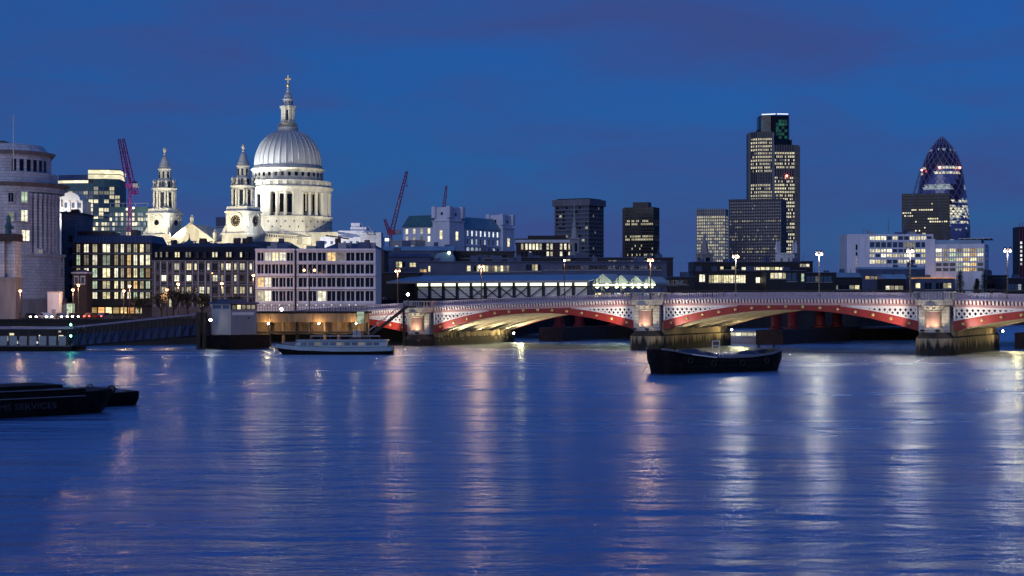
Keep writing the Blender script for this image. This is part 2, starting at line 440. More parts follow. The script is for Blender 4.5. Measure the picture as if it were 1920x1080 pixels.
# ---------------------------------------------------------------- road bridge of iron arches
BR = thing('road_bridge', 'red and white iron arch road bridge with lattice spandrels on stone piers', 'bridge', (25.8,300,0), R(-30))
PX_ = [-98.0, -51.2, 0.0, 54.1, 105.5, 153.0]
SPR = [1.6, 2.5, 3.8, 4.1, 3.2, 2.0]
BW = 32.0
def z_par(x): return 10.8 - 0.000297*(x-29)**2
def arch_z(i, x):
    a, b = PX_[i]+3.0, PX_[i+1]-3.0; t = (x-a)/(b-a)
    lin = SPR[i]*(1-t)+SPR[i+1]*t; mid = (PX_[i]+PX_[i+1])/2
    rise = z_par(mid)-3.15-(SPR[i]+SPR[i+1])/2
    return lin + rise*(1-(2*t-1)**2)
RIBH = lambda t: 1.12 + 0.55*(2*t-1)**2
for i in range(5):
    a, b = PX_[i]+3.0, PX_[i+1]-3.0; n_ = 28
    xs = [a+(b-a)*k/n_ for k in range(n_+1)]
    def strip(y0, y1, off0, off1, name, m, under=False):
        mb = MB(); vs = []; fs = []
        for k, x in enumerate(xs):
            t = k/n_; zb = arch_z(i, x)
            lo = zb+off0; hi = zb+(RIBH(t) if off1 is None else off1)
            vs += [(x,y0,lo),(x,y1,lo),(x,y1,hi),(x,y0,hi)]
        for k in range(n_):
            q = 4*k
            for e in range(4): fs.append((q+e, q+(e+1)%4, q+4+(e+1)%4, q+4+e))
        fs += [(0,3,2,1), (4*n_,4*n_+1,4*n_+2,4*n_+3)]
        return mb.add(vs, fs).build(name, m, BR)
    strip(0.0, 0.7, 0, None, 'arch_rib', 'red_paint')
    strip(-0.14, 0.0, -0.02, 0.14, 'rib_flange', 'red_paint')
    for q in range(8):
        y = 3.4+q*3.9
        strip(y, y+0.45, 0.05, 0.8, 'inner_rib', 'cream_paint')
    strip(0.75, BW-0.75, 0.82, 0.95, 'soffit_plate', 'cream_paint')
    strip(BW-0.7, BW, 0, None, 'arch_rib', 'red_paint')
    nb = int((b-a)/3.05)
    boss = MB().lathe([(0.34,0),(0.30,0.12),(0.16,0.22),(0.001,0.25)], 10).mesh('boss', 'gold', True)
    for k in range(nb):
        x = a+(k+0.5)*(b-a)/nb; t = (x-a)/(b-a)
        inst('boss', boss, BR, (x, 0.0, arch_z(i,x)+RIBH(t)*0.5), rot=(R(90),0,0))
    # spandrel lattice
    top = lambda x: z_par(x)-2.35
    bot = lambda x: arch_z(i,x)+RIBH((x-a)/(b-a))
    for half in (0, 1):
        lat = MB(); edge = MB()
        xx0, xx1 = (a, (a+b)/2) if half == 0 else ((a+b)/2, b)
        # find where the panel runs out towards the crown
        ss = [xx0+(xx1-xx0)*k/200 for k in range(201)]
        ins = [x for x in ss if top(x)-bot(x) > 0.16]
        u0, u1 = min(ins), max(ins)
        sp = 0.92
        for sg in (1, -1):
            c = -80.0
            while c < 80:
                # line z = z_mid + sg*1.25*(x-xc); gather the inside stretch
                xc = (u0+u1)/2 + c; zc = top(u0 if half == 0 else u1)
                run = []
                for k in range(0, 241):
                    x = u0+(u1-u0)*k/240; z = zc + sg*1.25*(x-xc)
                    if bot(x) <= z <= top(x): run.append((x,z))
                if len(run) > 2:
                    (p0,q0),(p1,q1) = run[0], run[-1]
                    lat.bar((p0,0.20+0.05*sg,q0),(p1,0.20+0.05*sg,q1),0.098,0.30)
                c += sp
        lat.build('spandrel_lattice', 'white_paint', BR, stuff=True)
        m_ = 40
        for k in range(m_):
            x, x2 = u0+(u1-u0)*k/m_, u0+(u1-u0)*(k+1)/m_
            h = 0.34
            edge.bar((x,0.17,top(x)-h/2),(x2,0.17,top(x2)-h/2),0.3,h)
            edge.bar((x,0.17,bot(x)+h*0.3),(x2,0.17,bot(x2)+h*0.3),0.3,h*0.6)
        xe = u0+0.25 if half == 0 else u1-0.25
        edge.bar((xe,0.16,bot(xe)+.01),(xe,0.16,top(xe)-.01),0.32,0.7)
        edge.build('spandrel_frame', 'white_paint', BR)
        back = MB(); vs = []; fs = []
        for k in range(m_+1):
            x = u0+(u1-u0)*k/m_; vs += [(x,1.6,bot(x)-0.3),(x,1.6,top(x)+0.3)]
        for k in range(m_): fs.append((2*k,2*k+2,2*k+3,2*k+1))
        back.add(vs, fs).build('spandrel_shade_sheet', 'dark_metal', BR)  # dark sheet added behind the open lattice, stands in for the shade there
# bands, dentils, parapet between the piers
for i in range(5):
    a, b = PX_[i]+2.5, PX_[i+1]-2.5; n_ = 14
    def band(y0, y1, o0, o1, name, m):
        vs = []; fs = []
        for k in range(n_+1):
            x = a+(b-a)*k/n_; zt = z_par(x)
            vs += [(x,y0,zt+o0),(x,y1,zt+o0),(x,y1,zt+o1),(x,y0,zt+o1)]
        for k in range(n_):
            for e in range(4): fs.append((4*k+e, 4*k+(e+1)%4, 4*k+4+(e+1)%4, 4*k+4+e))
        fs += [(0,3,2,1), (4*n_,4*n_+1,4*n_+2,4*n_+3)]
        return MB().add(vs, fs).build(name, m, BR)
    band(-0.10, 0.8, -2.35, -1.93, 'fascia_band', 'pink_paint')
    band(0.10, 0.8, -1.928, -1.22, 'frieze', 'red_paint')
    band(-0.45, 0.8, -1.218, -0.98, 'cornice', 'parapet_paint')
    band(-0.05, 0.25, -0.978, -0.80, 'parapet_plinth', 'parapet_paint')
    band(-0.12, 0.32, -0.16, 0.0, 'handrail', 'parapet_paint')
    band(BW-0.3, BW, -2.35, 0.0, 'far_parapet', 'parapet_paint')
    band(0.8, BW-0.3, -1.9, -1.15, 'deck', 'asphalt')
    den = MB(); bal = MB()
    nd = int((b-a)/0.62)
    for k in range(nd):
        x = a+(k+.5)*(b-a)/nd; zt = z_par(x)
        den.add([(x-.15,-.32,zt-1.23),(x+.15,-.32,zt-1.23),(x+.15,.1,zt-1.23),(x-.15,.1,zt-1.23),
                 (x-.15,-.05,zt-1.92),(x+.15,-.05,zt-1.92),(x+.15,.1,zt-1.92),(x-.15,.1,zt-1.92)],
                [(0,1,2,3),(4,7,6,5),(0,4,5,1),(1,5,6,2),(2,6,7,3),(3,7,4,0)])
    for k in range(int((b-a)/0.45)):
        x = a+(k+.5)*0.45; zt = z_par(x)
        bal.box(x-.12,x+.12,0.0,0.2,zt-.80,zt-.16)
    den.build('dentils', 'white_paint', BR, stuff=True)
    bal.build('balusters', 'parapet_paint', BR, stuff=True)
# piers
for i, xp in enumerate(PX_):
    zt = z_par(xp); zs = SPR[i]
    if i in (0, 5):
        ab = MB().box(xp-(14 if i==0 else 2.5), xp+(2.5 if i==0 else 14), -1.0, BW+1, -2, zt-1.2)
        ab.build('abutment', 'tide_stone', BR); continue
    p = MB()
    p.box(xp-3.0, xp+3.0, 0.5, BW-0.5, -2, zs+0.9)               # wall of the pier under the deck
    p.build('pier', 'tide_stone', BR)
    cut = [(xp-3.25,BW+0.5),(xp-3.25,0.2),(xp-2.8,-2.2),(xp-1.6,-4.0),(xp,-4.7),(xp+1.6,-4.0),(xp+2.8,-2.2),(xp+3.25,0.2),(xp+3.25,BW+0.5)]
    c = MB().prism(cut, -2, zs-1.2); c.build('cutwater', 'tide_stone', BR)
    cap = [(xp+(x-xp)*0.72, y*0.72 if y < 5 else BW) for x, y in cut]
    MB().prism(cut, zs-1.2, zs-0.2, cap).build('cutwater_cap', 'quay_stone', BR)
    MB().box(xp-2.5, xp+2.5, -0.9, 0.5, zs-0.25, zt-1.35).build('pier_shaft', 'portland', BR)
    MB().box(xp+1.55, xp+2.6, -1.25, -0.9, zs-0.2, zt-2.3).build('pilaster', 'portland', BR)
    MB().box(xp-2.6, xp-1.55, -1.25, -0.9, zs-0.2, zt-2.3).build('pilaster', 'portland', BR)
    cz0, cz1 = zs-0.2, zt-3.2
    cb = MB().lathe([(1.75,cz0),(1.75,cz0+0.35),(1.5,cz0+0.5),(1.55,cz0+0.7),(1.3,cz0+0.85)], 20, (xp,-1.5)); smooth_by_angle(cb.build('column_base', 'portland', BR))
    smooth_by_angle(MB().lathe([(1.28,cz0+0.85),(1.22,cz1)], 20, (xp,-1.5)).build('column_shaft', 'granite', BR))
    kk = MB().lathe([(1.22,cz1),(1.35,cz1+.1),(1.25,cz1+.2),(1.5,cz1+.55),(1.95,cz1+.95),(1.95,cz1+1.1)], 20, (xp,-1.5))
    for q in range(10):
        an = 2*math.pi*q/10
        kk.ball((xp+1.6*math.cos(an), -1.5+1.6*math.sin(an), cz1+0.62), 0.28, 6, 4)
    smooth_by_angle(kk.build('capital', 'portland', BR))
    MB().prism([(xp-3.0,0.8),(xp-3.0,-1.6),(xp-2.0,-3.1),(xp+2.0,-3.1),(xp+3.0,-1.6),(xp+3.0,0.8)], zt-2.1, zt-1.2,
               [(xp-3.2,0.8),(xp-3.2,-1.8),(xp-2.2,-3.4),(xp+2.2,-3.4),(xp+3.2,-1.8),(xp+3.2,0.8)]).build('entablature', 'portland', BR)
    ring = [(xp-3.1,0.8),(xp-3.1,-1.7),(xp-2.1,-3.25),(xp+2.1,-3.25),(xp+3.1,-1.7),(xp+3.1,0.8)]
    rail = MB(); pb = MB()
    for (x0,y0),(x1,y1) in zip(ring[:-1], ring[1:]):
        rail.bar((x0,y0,zt+0.12),(x1,y1,zt+0.12),0.4,0.22); rail.bar((x0,y0,zt-1.08),(x1,y1,zt-1.08),0.4,0.22)
        m_ = max(2, int(math.hypot(x1-x0,y1-y0)/0.5))
        for k in range(m_+1):
            t = k/m_; pb.bar((x0+(x1-x0)*t,y0+(y1-y0)*t,zt-0.97),(x0+(x1-x0)*t,y0+(y1-y0)*t,zt+0.01),0.22,0.22)
    rail.build('refuge_rail', 'concrete', BR); pb.build('refuge_balusters', 'concrete', BR, stuff=True)
# floodlights on the piers
def spot(parent, loc, target, power, colr, angle=70, size=0.3, blend=0.6):
    d = bpy.data.lights.new('flood_lamp', 'SPOT'); d.energy = power; d.color = colr; d.spot_size = R(angle); d.spot_blend = blend; d.shadow_soft_size = size
    o = bpy.data.objects.new('flood_lamp', d); col.objects.link(o); o.parent = parent; o.location = loc
    v = Vector(target)-Vector(loc); o.rotation_euler = v.to_track_quat('-Z','Y').to_euler(); return o
flood_head = MB().box(-.35,.35,-.2,.2,-.15,.2).box(-.06,.06,-.06,.06,-.5,-.15).mesh('floodlight', 'dark_metal')
flood_lens = MB().lathe([(0.19,0),(0.15,0.08),(0.001,0.12)], 10).mesh('lens', 'lamp_white')
WARM = (1.0,0.80,0.52)
for i in (1,2,3,4):
    xp = PX_[i]; zs = SPR[i]; zt = z_par(xp)
    for k, (fx, fy) in enumerate(((xp+1.3,-3.6),(xp-1.3,-3.6))):
        inst('floodlight', flood_head, BR, (fx,fy,zs+0.1))
    spot(BR, (xp+1.2,-3.7,zs+0.35), (xp+0.4,-1.0,zt-2.0), 800, WARM, 110, 0.3)
    spot(BR, (xp-1.2,-3.7,zs+0.35), (xp-0.2,-1.0,zt-2.0), 450, WARM, 110, 0.3)
    # lamps that wash the spandrels either side
    spot(BR, (xp+4.5,-5.0,zs+0.2), (xp+11,0.0,zt-2.6), 3000, (1.0,0.86,0.72), 95, 0.4)
    spot(BR, (xp-4.5,-5.0,zs+0.2), (xp-11,0.0,zt-2.6), 3000, (1.0,0.86,0.72), 95, 0.4)
    # lamps on the pier flank light the soffit and the tide wall
    big = {1:4200, 2:1500, 3:1100, 4:1100}[i]
    for yy in (5, 15, 27):
        spot(BR, (xp+4.6,yy,0.9), (xp+12,yy+1,zs+5.0), big, (1.0,0.84,0.55), 130, 0.5)
    spot(BR, (xp+7.5,BW-4,zs+1.0), (xp+3.0,BW-12,1.2), big*0.9, (1.0,0.78,0.38), 130, 0.5)
    le = inst('floodlight', flood_head, BR, (xp+4.0,BW-1.5,zs-0.6))
    inst('lens', flood_lens, le, (0.3,-0.1,0.05), rot=(R(90),0,R(20)))

# ---------------------------------------------------------------- the cathedral
CA = thing('cathedral', 'floodlit pale stone cathedral with great lead dome and two west towers', 'cathedral', (-119.6,850,17), R(-23.6))
CS = 'cathedral_stone'
MB().box(-19,19,-78,55,0,22).build('nave', CS, CA)
MB().box(-19.6,19.6,-78.6,55.6,22,22.9).build('nave_cornice', CS, CA)
for s_ in (1,-1):
    mb = MB()
    for k in range(56):
        y = -74+k*2.2; mb.box(s_*18.8-.35, s_*18.8+.35, y-.35, y+.35, 22.9, 24.2)
    mb.build('balusters', CS, CA, stuff=True)
    MB().box(s_*18.8-.5, s_*18.8+.5, -77, 54, 24.2, 24.7).build('balustrade_rail', CS, CA)
MB().prismy([(-11,22.9),(11,22.9),(0,27.0)], -76, -22).build('nave_roof', 'lead', CA)
tr = MB().box(19,38,-13,13,0,25.5); tr.build('transept', CS, CA)
MB().box(18.5,38.8,-13.8,13.8,25.5,26.4).build('transept_cornice', CS, CA)
MB().box(-38,-19,-13,13,0,25.5).build('transept', CS, CA)
MB().box(-38.8,-18.5,-13.8,13.8,25.5,26.4).build('transept_cornice', CS, CA)
win = MB().box(-.5,.5,-.5,.5,-.5,.5).mesh('window', 'glass_dark')
for y in (-66,-54,-42,-30,26,38):
    inst('window', win, CA, (19.05,y,14), 0, (0.3,2.6,6))
# square base and circular drum
MB().box(-22,22,-22,22,20,24).build('crossing_base', CS, CA)
smooth_by_angle(MB().lathe([(24.2,22),(24.0,26.5),(23.4,27),(23.2,34.2),(24.0,34.6),(24.0,35.1)], 96).build('drum_podium', CS, CA))
sl = MB().box(-.25,.25,-.15,.15,-.4,.4).mesh('putlog_window', 'glass_dark')
for k in range(64):
    a = 2*math.pi*k/64; inst('drum_slit', sl, CA, (23.32*math.cos(a),23.32*math.sin(a),32.2 if k%2 else 29.4), a+math.pi/2)
smooth_by_angle(MB().lathe([(18.6,35),(18.6,48.6)], 96).build('inner_drum', CS, CA))
colm = MB().lathe([(1.15,0),(1.15,.4),(.95,.6),(.95,.9),(.88,1.0),(.82,11.4),(.95,11.6),(1.2,12.4),(1.2,12.7)], 14).mesh('column', CS, True)
nich = MB().box(-1.9,1.9,-1.3,1.3,0,13).mesh('niche_wall', CS)
wdr = MB().box(-1.35,1.35,-.15,.15,0,9.5).mesh('drum_window', 'glass_dark')  # drum windows, widened to put shade into the gaps between the columns
for k in range(32):
    a = 2*math.pi*(k+.5)/32; inst('column', colm, CA, (22.0*math.cos(a),22.0*math.sin(a),35.1))
    b = 2*math.pi*k/32
    if k % 4 == 0: inst('niche_wall', nich, CA, (21.6*math.cos(b),21.6*math.sin(b),35.1), b+math.pi/2)
    else: inst('drum_window', wdr, CA, (18.62*math.cos(b),18.62*math.sin(b),37.2), b+math.pi/2)
smooth_by_angle(MB().lathe([(17,47.8),(23.0,47.8),(23.0,49.4),(23.9,49.7),(24.1,50.6),(23.2,51.0),(17,51.0)], 96).build('entablature', CS, CA))
smooth_by_angle(MB().lathe([(22.3,51.0),(22.3,51.5),(23.0,51.5),(23.0,51.0)], 96, cap=False).build('gallery_plinth', CS, CA))
smooth_by_angle(MB().lathe([(22.3,53.4),(22.3,53.9),(23.1,53.9),(23.1,53.4),(22.3,53.4)], 96, cap=False).build('gallery_rail', CS, CA))
mb = MB()
for k in range(192):
    a = 2*math.pi*k/192
    mb.lathe([(.22,51.5),(.3,52.2),(.2,53.4)], 5, (22.65*math.cos(a),22.65*math.sin(a)))
mb.build('balusters', CS, CA, stuff=True)
gp = MB().box(-.75,.75,-.5,.5,51.5,53.4).mesh('gallery_pedestal', CS)
for k in range(32):
    a = 2*math.pi*(k+.5)/32; inst('gallery_pedestal', gp, CA, (22.65*math.cos(a),22.65*math.sin(a),0), a+math.pi/2)
smooth_by_angle(MB().lathe([(18.7,51),(18.7,54.6),(18.4,54.9),(18.4,59.6),(19.3,60.0),(19.6,60.6),(18.4,60.9)], 96).build('attic', CS, CA))
aw = MB().box(-.75,.75,-.2,.2,-1,1).mesh('attic_window', 'glass_dark')
ap = MB().box(-.45,.45,-.25,.25,54.9,59.6).mesh('attic_pilaster', CS)
for k in range(32):
    a = 2*math.pi*k/32; inst('attic_window', aw, CA, (18.3*math.cos(a),18.3*math.sin(a),57.3), a+math.pi/2)
    b = a+math.pi/32; inst('attic_pilaster', ap, CA, (18.45*math.cos(b),18.45*math.sin(b),0), b+math.pi/2)
dome = []
for k in range(25):
    t = k/24; zz = 62.6+t*18.6
    a = math.asin(min(1, t*0.952)); r = 17.5*math.cos(a)**0.92
    dome.append((max(r,4.9), zz))
DP = [(18.9,60.9),(18.9,61.4),(18.2,61.6),(18.2,62.1),(17.6,62.3)]+dome
dm = smooth_by_angle(MB().lathe(DP, 128).build('dome', 'lead', CA), 50)
rb = MB(); vs = []; fs = []
for r, zz in dome[:-1]:
    hw = 0.16+0.36*r/17.5; vs += [(r-.3,-hw,zz),(r+.5,-hw*.6,zz),(r+.5,hw*.6,zz),(r-.3,hw,zz)]
for k in range(len(dome)-2):
    for e in range(4): fs.append((4*k+e,4*k+(e+1)%4,4*k+4+(e+1)%4,4*k+4+e))
ribm = rb.add(vs, fs).mesh('rib', 'lead', True)
for k in range(32): inst('rib', ribm, dm, (0,0,0), 2*math.pi*(k+.5)/32)
# lantern
smooth_by_angle(MB().lathe([(5.2,80.8),(5.4,81.3),(5.4,83.1),(4.9,83.3),(3.6,83.4),(3.6,85.4)], 32).build('lantern_gallery', CS, CA))
mb = MB()
for k in range(32):
    a = 2*math.pi*k/32; mb.tube((5.0*math.cos(a),5.0*math.sin(a),83.2),(5.0*math.cos(a),5.0*math.sin(a),84.9),.12,4)
mb.lathe([(4.9,84.9),(4.9,85.1),(5.15,85.1),(5.15,84.9)], 32, cap=False)
mb.build('lantern_railing', 'gold', CA, stuff=True)
LT = MB().lathe([(2.9,85.2),(2.9,93.4)], 16); smooth_by_angle(LT.build('lantern_core', CS, CA))
lc = MB().lathe([(.5,0),(.42,.3),(.38,6.9),(.55,7.3)], 8).mesh('lantern_column', CS, True)
for k in range(4):
    a = math.pi/2*k+R(23.6)+R(45)
    d = Vector((math.cos(a),math.sin(a))); t = Vector((-d.y,d.x))
    MB().prism([tuple(d*2.0+t*1.9),tuple(d*3.4+t*1.9),tuple(d*3.4-t*1.9),tuple(d*2.0-t*1.9)], 85.2,86.3).build('lantern_plinth', CS, CA)
    for q in (-1.45,-.55,.55,1.45):
        p = d*3.0+t*q; inst('lantern_column', lc, CA, (p.x,p.y,86.3))
    MB().prism([tuple(d*1.0+t*2.1),tuple(d*3.8+t*2.1),tuple(d*3.8-t*2.1),tuple(d*1.0-t*2.1)], 93.5,94.6).build('lantern_entablature', CS, CA)
    o2 = a+math.pi/4; p = Vector((math.cos(o2),math.sin(o2)))*2.92
    inst('lantern_window', win, CA, (p.x,p.y,89.6), o2, (.1,1.1,5.2))
smooth_by_angle(MB().lathe([(3.3,94.6),(2.5,95),(2.4,97.8),(2.9,98.1),(2.9,98.4),(2.3,98.5),(2.25,99.6),(1.7,101),(.95,101.9),(.85,102.6),(1.1,102.8),(.55,103.2),(.75,104),(.4,104.9)], 20).build('lantern_top', 'lead', CA))
uw = MB().lathe([(.4,-.2),(.4,.2)], 10).mesh('lantern_oculus', 'glass_dark')
for k in range(8):
    a = 2*math.pi*k/8; inst('oculus', uw, CA, (2.42*math.cos(a),2.42*math.sin(a),96.6), rot=(R(90),0,a+math.pi/2))
smooth_by_angle(MB().ball((0,0,105.8),1.0,14,8).build('ball', 'gold', CA))
cr = MB().box(-.28,.28,-.28,.28,106.7,111.2).box(-1.55,-.28,-.25,.25,108.7,109.3).box(.28,1.55,-.25,.25,108.7,109.3)
o = cr.build('cross', 'gold', CA); o.rotation_euler = (0,0,R(23.6))
# west towers
def west_tower(xc, clock):
    T = MB().box(xc-7.4,xc+7.4,-85.4,-70.6,0,22.6); T.build('tower_base', CS, CA)
    MB().box(xc-7.9,xc+7.9,-85.9,-70.1,22.6,23.5).build('tower_cornice', CS, CA)
    oct_ = [(xc-6.6,-83.2),(xc-5.2,-84.6),(xc+5.2,-84.6),(xc+6.6,-83.2),(xc+6.6,-72.8),(xc+5.2,-71.4),(xc-5.2,-71.4),(xc-6.6,-72.8)]
    MB().prism(oct_, 23.5, 33.4).build('clock_stage', CS, CA)
    MB().prism([(xc+(x-xc)*1.09, -78+(y+78)*1.09) for x,y in oct_], 33.4, 34.1).build('clock_cornice', CS, CA)
    # buttress scrolls at the corners
    for sx in (-1,1):
        for sy in (-1,1):
            MB().prism([(xc+sx*5.4,-78+sy*5.4),(xc+sx*7.6,-78+sy*5.6),(xc+sx*7.6,-78+sy*7.6),(xc+sx*5.6,-78+sy*7.6)], 23.5, 27.2,
                       [(xc+sx*5.4,-78+sy*5.4),(xc+sx*6.2,-78+sy*5.5),(xc+sx*6.2,-78+sy*6.2),(xc+sx*5.5,-78+sy*6.2)]).build('scroll_buttress', CS, CA)
    for nx, ny in ((0,-1),(1,0),(-1,0)):
        c = (xc+nx*6.62, -78+ny*6.62)
        rot = (R(90),0,math.atan2(ny,nx)+R(90))
        f = inst('clock_surround', MB().lathe([(3.5,-.25),(3.5,.3),(2.75,.35),(2.75,-.2)], 28, cap=False).mesh('clock_surround', CS), CA, (c[0],c[1],29.3), rot=rot)
        # segmental hood over the dial
        hood = MB(); pts = []
        for k in range(13):
            a = R(20)+R(140)*k/12; pts.append((4.3*math.cos(a),4.3*math.sin(a)))
        pts += [(p[0]*.86,p[1]*.86) for p in reversed(pts)]
        hood.prism([(x,y) for x,y in pts], -.3, .7)
        inst('hood_moulding', hood.mesh('hood_moulding', CS), CA, (c[0],c[1],29.3), rot=rot)
        if clock:
            dl = inst('clock_dial', MB().lathe([(2.7,-.1),(2.7,.12)], 28).mesh('clock_dial', 'dark_metal'), CA, (c[0],c[1],29.3), rot=rot)
            hr = MB()
            for k in range(12):
                a = 2*math.pi*k/12
                hr.bar((1.75*math.cos(a),1.75*math.sin(a),.16),(2.45*math.cos(a),2.45*math.sin(a),.16),.34,.06)
            h = hr.build('hour_marks', 'gold', dl)
            hd = MB().bar((-.3,.3,.2),(1.2,-.1,.2),.22,.06).build('hour_hand', 'gold', dl)
            hd2 = MB().bar((-.2,-.4,.24),(.9,1.6,.24),.16,.06).build('minute_hand', 'gold', dl)
        else:
            inst('round_opening', MB().lathe([(1.35,-.1),(1.35,.15)], 24).mesh('round_opening', 'glass_dark'), CA, (c[0],c[1],29.3), rot=rot)
    MB().prism([(xc-6.0,-84),(xc+6.0,-84),(xc+6.0,-72),(xc-6.0,-72)], 34.1, 36.4, [(xc-5.6,-83.6),(xc+5.6,-83.6),(xc+5.6,-72.4),(xc-5.6,-72.4)]).build('bell_plinth', CS, CA)
    cc = (xc,-78)
    smooth_by_angle(MB().lathe([(4.1,36.4),(4.1,45.2)], 24, cc).build('bell_core', CS, CA))
    tcol = MB().lathe([(.62,0),(.5,.4),(.46,7.9),(.7,8.5)], 10).mesh('tower_column', CS, True)
    lou = MB().box(-.85,.85,-.15,.15,37.6,44.2).mesh('bell_opening', 'glass_dark')
    for k in range(8):
        a = 2*math.pi*k/8+R(22.5)
        inst('bell_opening', lou, CA, (xc+4.12*math.cos(a),-78+4.12*math.sin(a),0), a+math.pi/2)
        for q in (-.25,.25):
            b = a+math.pi/8+q*.55
            inst('tower_column', tcol, CA, (xc+5.2*math.cos(b),-78+5.2*math.sin(b),36.4))
    smooth_by_angle(MB().lathe([(5.7,44.9),(5.7,45.6),(6.3,46.1),(6.3,46.5),(4.0,46.6)], 24, cc).build('bell_cornice', CS, CA))
    urn = MB().lathe([(.5,0),(.35,.5),(.7,1.4),(.55,2.2),(.15,2.6),(.1,3.2)], 8).mesh('urn', CS, True)
    ub = MB().box(-.55,.55,-.55,.55,0,1.6).mesh('urn_pedestal', CS)
    for k in range(8):
        a = 2*math.pi*k/8
        inst('urn_pedestal', ub, CA, (xc+5.2*math.cos(a),-78+5.2*math.sin(a),46.5), a)
        inst('urn', urn, CA, (xc+5.2*math.cos(a),-78+5.2*math.sin(a),48.1))
    smooth_by_angle(MB().lathe([(4.0,46.5),(3.9,50.2),(3.2,50.6),(2.9,50.8),(2.9,55.4),(3.3,55.7),(3.3,56.2),(2.8,56.4),(2.7,57.2)], 20, cc).build('upper_stage', CS, CA))
    uo = MB().box(-.45,.45,-.12,.12,-1.6,1.6).mesh('upper_opening', 'glass_dark')
    for k in range(8):
        a = 2*math.pi*k/8+R(22.5)
        inst('upper_opening', uo, CA, (xc+2.92*math.cos(a),-78+2.92*math.sin(a),53.0), a+math.pi/2)
        inst('upper_opening', uo, CA, (xc+3.96*math.cos(a),-78+3.96*math.sin(a),48.2), a+math.pi/2)
    smooth_by_angle(MB().lathe([(2.95,57.2),(2.7,57.8),(2.1,59.2),(1.9,60.2),(1.35,61.3),(1.25,62),(.8,62.4)], 18, cc).build('bell_roof', 'lead', CA))
    smooth_by_angle(MB().lathe([(.8,62.4),(.5,62.9),(.75,63.4),(.35,64.0),(.8,64.8),(.95,65.6),(.6,66.5),(.1,66.9)], 12, cc).build('finial', CS, CA))
west_tower(-22.9, False); west_tower(22.9, True)
# portico and pediment
MB().box(-12.6,12.6,-88,-76,0,19.6).build('portico', CS, CA)
MB().box(-15.4,15.4,-85.0,-76,0,19.4).build('portico_wing', CS, CA)
MB().prismy([(-13.2,19.6),(13.2,19.6),(0,28.0)], -88.2, -74).build('pediment', CS, CA)
for s_ in (-1,1):
    MB().bar((s_*13.8,-88.4,19.6),(0,-88.4,28.4),1.4,0.7).build('raking_cornice', CS, CA)
pc = MB().lathe([(.9,0),(.8,.5),(.72,7.4),(1.0,8.2)], 10).mesh('portico_column', CS, True)
for k in range(8): inst('portico_column', pc, CA, (-11.2+k*3.2,-88.8,11.0))
def statue(x, y, z, s_):
    mb = MB().box(x-.8*s_,x+.8*s_,y-.8*s_,y+.8*s_,z,z+.9*s_)
    mb.lathe([(.85*s_,z+.9*s_),(.75*s_,z+2.2*s_),(.95*s_,z+3.2*s_),(.45*s_,z+3.7*s_),(.3*s_,z+3.8*s_),(.38*s_,z+4.1*s_),(.3*s_,z+4.5*s_),(.05*s_,z+4.7*s_)], 10, (x,y))
    mb.tube((x+.7*s_,y,z+3.1*s_),(x+.9*s_,y-.3,z+1.9*s_),.2*s_,6)
    mb.tube((x-.7*s_,y,z+3.1*s_),(x-1.1*s_,y-.2,z+2.4*s_),.2*s_,6)
    return smooth_by_angle(mb.build('statue', CS, CA))
statue(0,-87.6,28.0,1.0); statue(13.0,-87.6,20.2,1.1); statue(-13.0,-87.6,20.2,0.9)
# floodlights around the church
FW = (1.0,0.90,0.66)
spot(CA, (-28,-61,26), (-3,0,44), 71500, (1.0,0.95,0.78), 70, 1.5)
spot(CA, (-24,-66,30), (4,0,46), 52000, (1.0,0.95,0.80), 60, 1.5)
spot(CA, (-36,-46,26), (-4,0,70), 200000, (0.92,0.94,0.92), 55, 1.5)
spot(CA, (-10,-52,29), (0,0,72), 140000, (0.92,0.94,0.92), 55, 1.5)
for a in (-100,-150,-40):
    spot(CA, (9.5*math.cos(R(a)),9.5*math.sin(R(a)),78.0), (0,0,92), 26000, (1.0,0.97,0.88), 80, 0.5)
for s_ in (-22.9,22.9):
    spot(CA, (s_-8,-118,8), (s_,-84,30), 44000, FW, 75, 1.0)
    spot(CA, (s_+6,-116,12), (s_,-80,50), 54000, FW, 60, 1.0)
    spot(CA, (s_+20,-92,22), (s_,-78,38), 18200, (0.9,0.93,0.95), 80, 1.0)
spot(CA, (-3,-112,8), (0,-88,22), 36000, (1.0,0.82,0.44), 90, 1.0)
spot(CA, (50,-45,14), (19,-20,22), 52000, (1.0,0.88,0.6), 120, 1.0)
spot(CA, (62,-14,16), (36,0,25), 52000, (1.0,0.94,0.8), 110, 1.0)

# ---------------------------------------------------------------- left bank: buildings near the river
def roof_clutter(root, x0, x1, y0, y1, z, n, seed, m='concrete'):
    r = random.Random(seed)
    for k in range(n):
        w_ = r.uniform(1.2,3.0); d_ = r.uniform(1.2,2.5); h_ = r.uniform(0.8,2.2)
        x = r.uniform(x0,x1-w_); y = r.uniform(y0,y1-d_)
        MB().box(x,x+w_,y,y+d_,z,z+h_).build('roof_plant', m if r.random()<.6 else 'navy_roof', root)

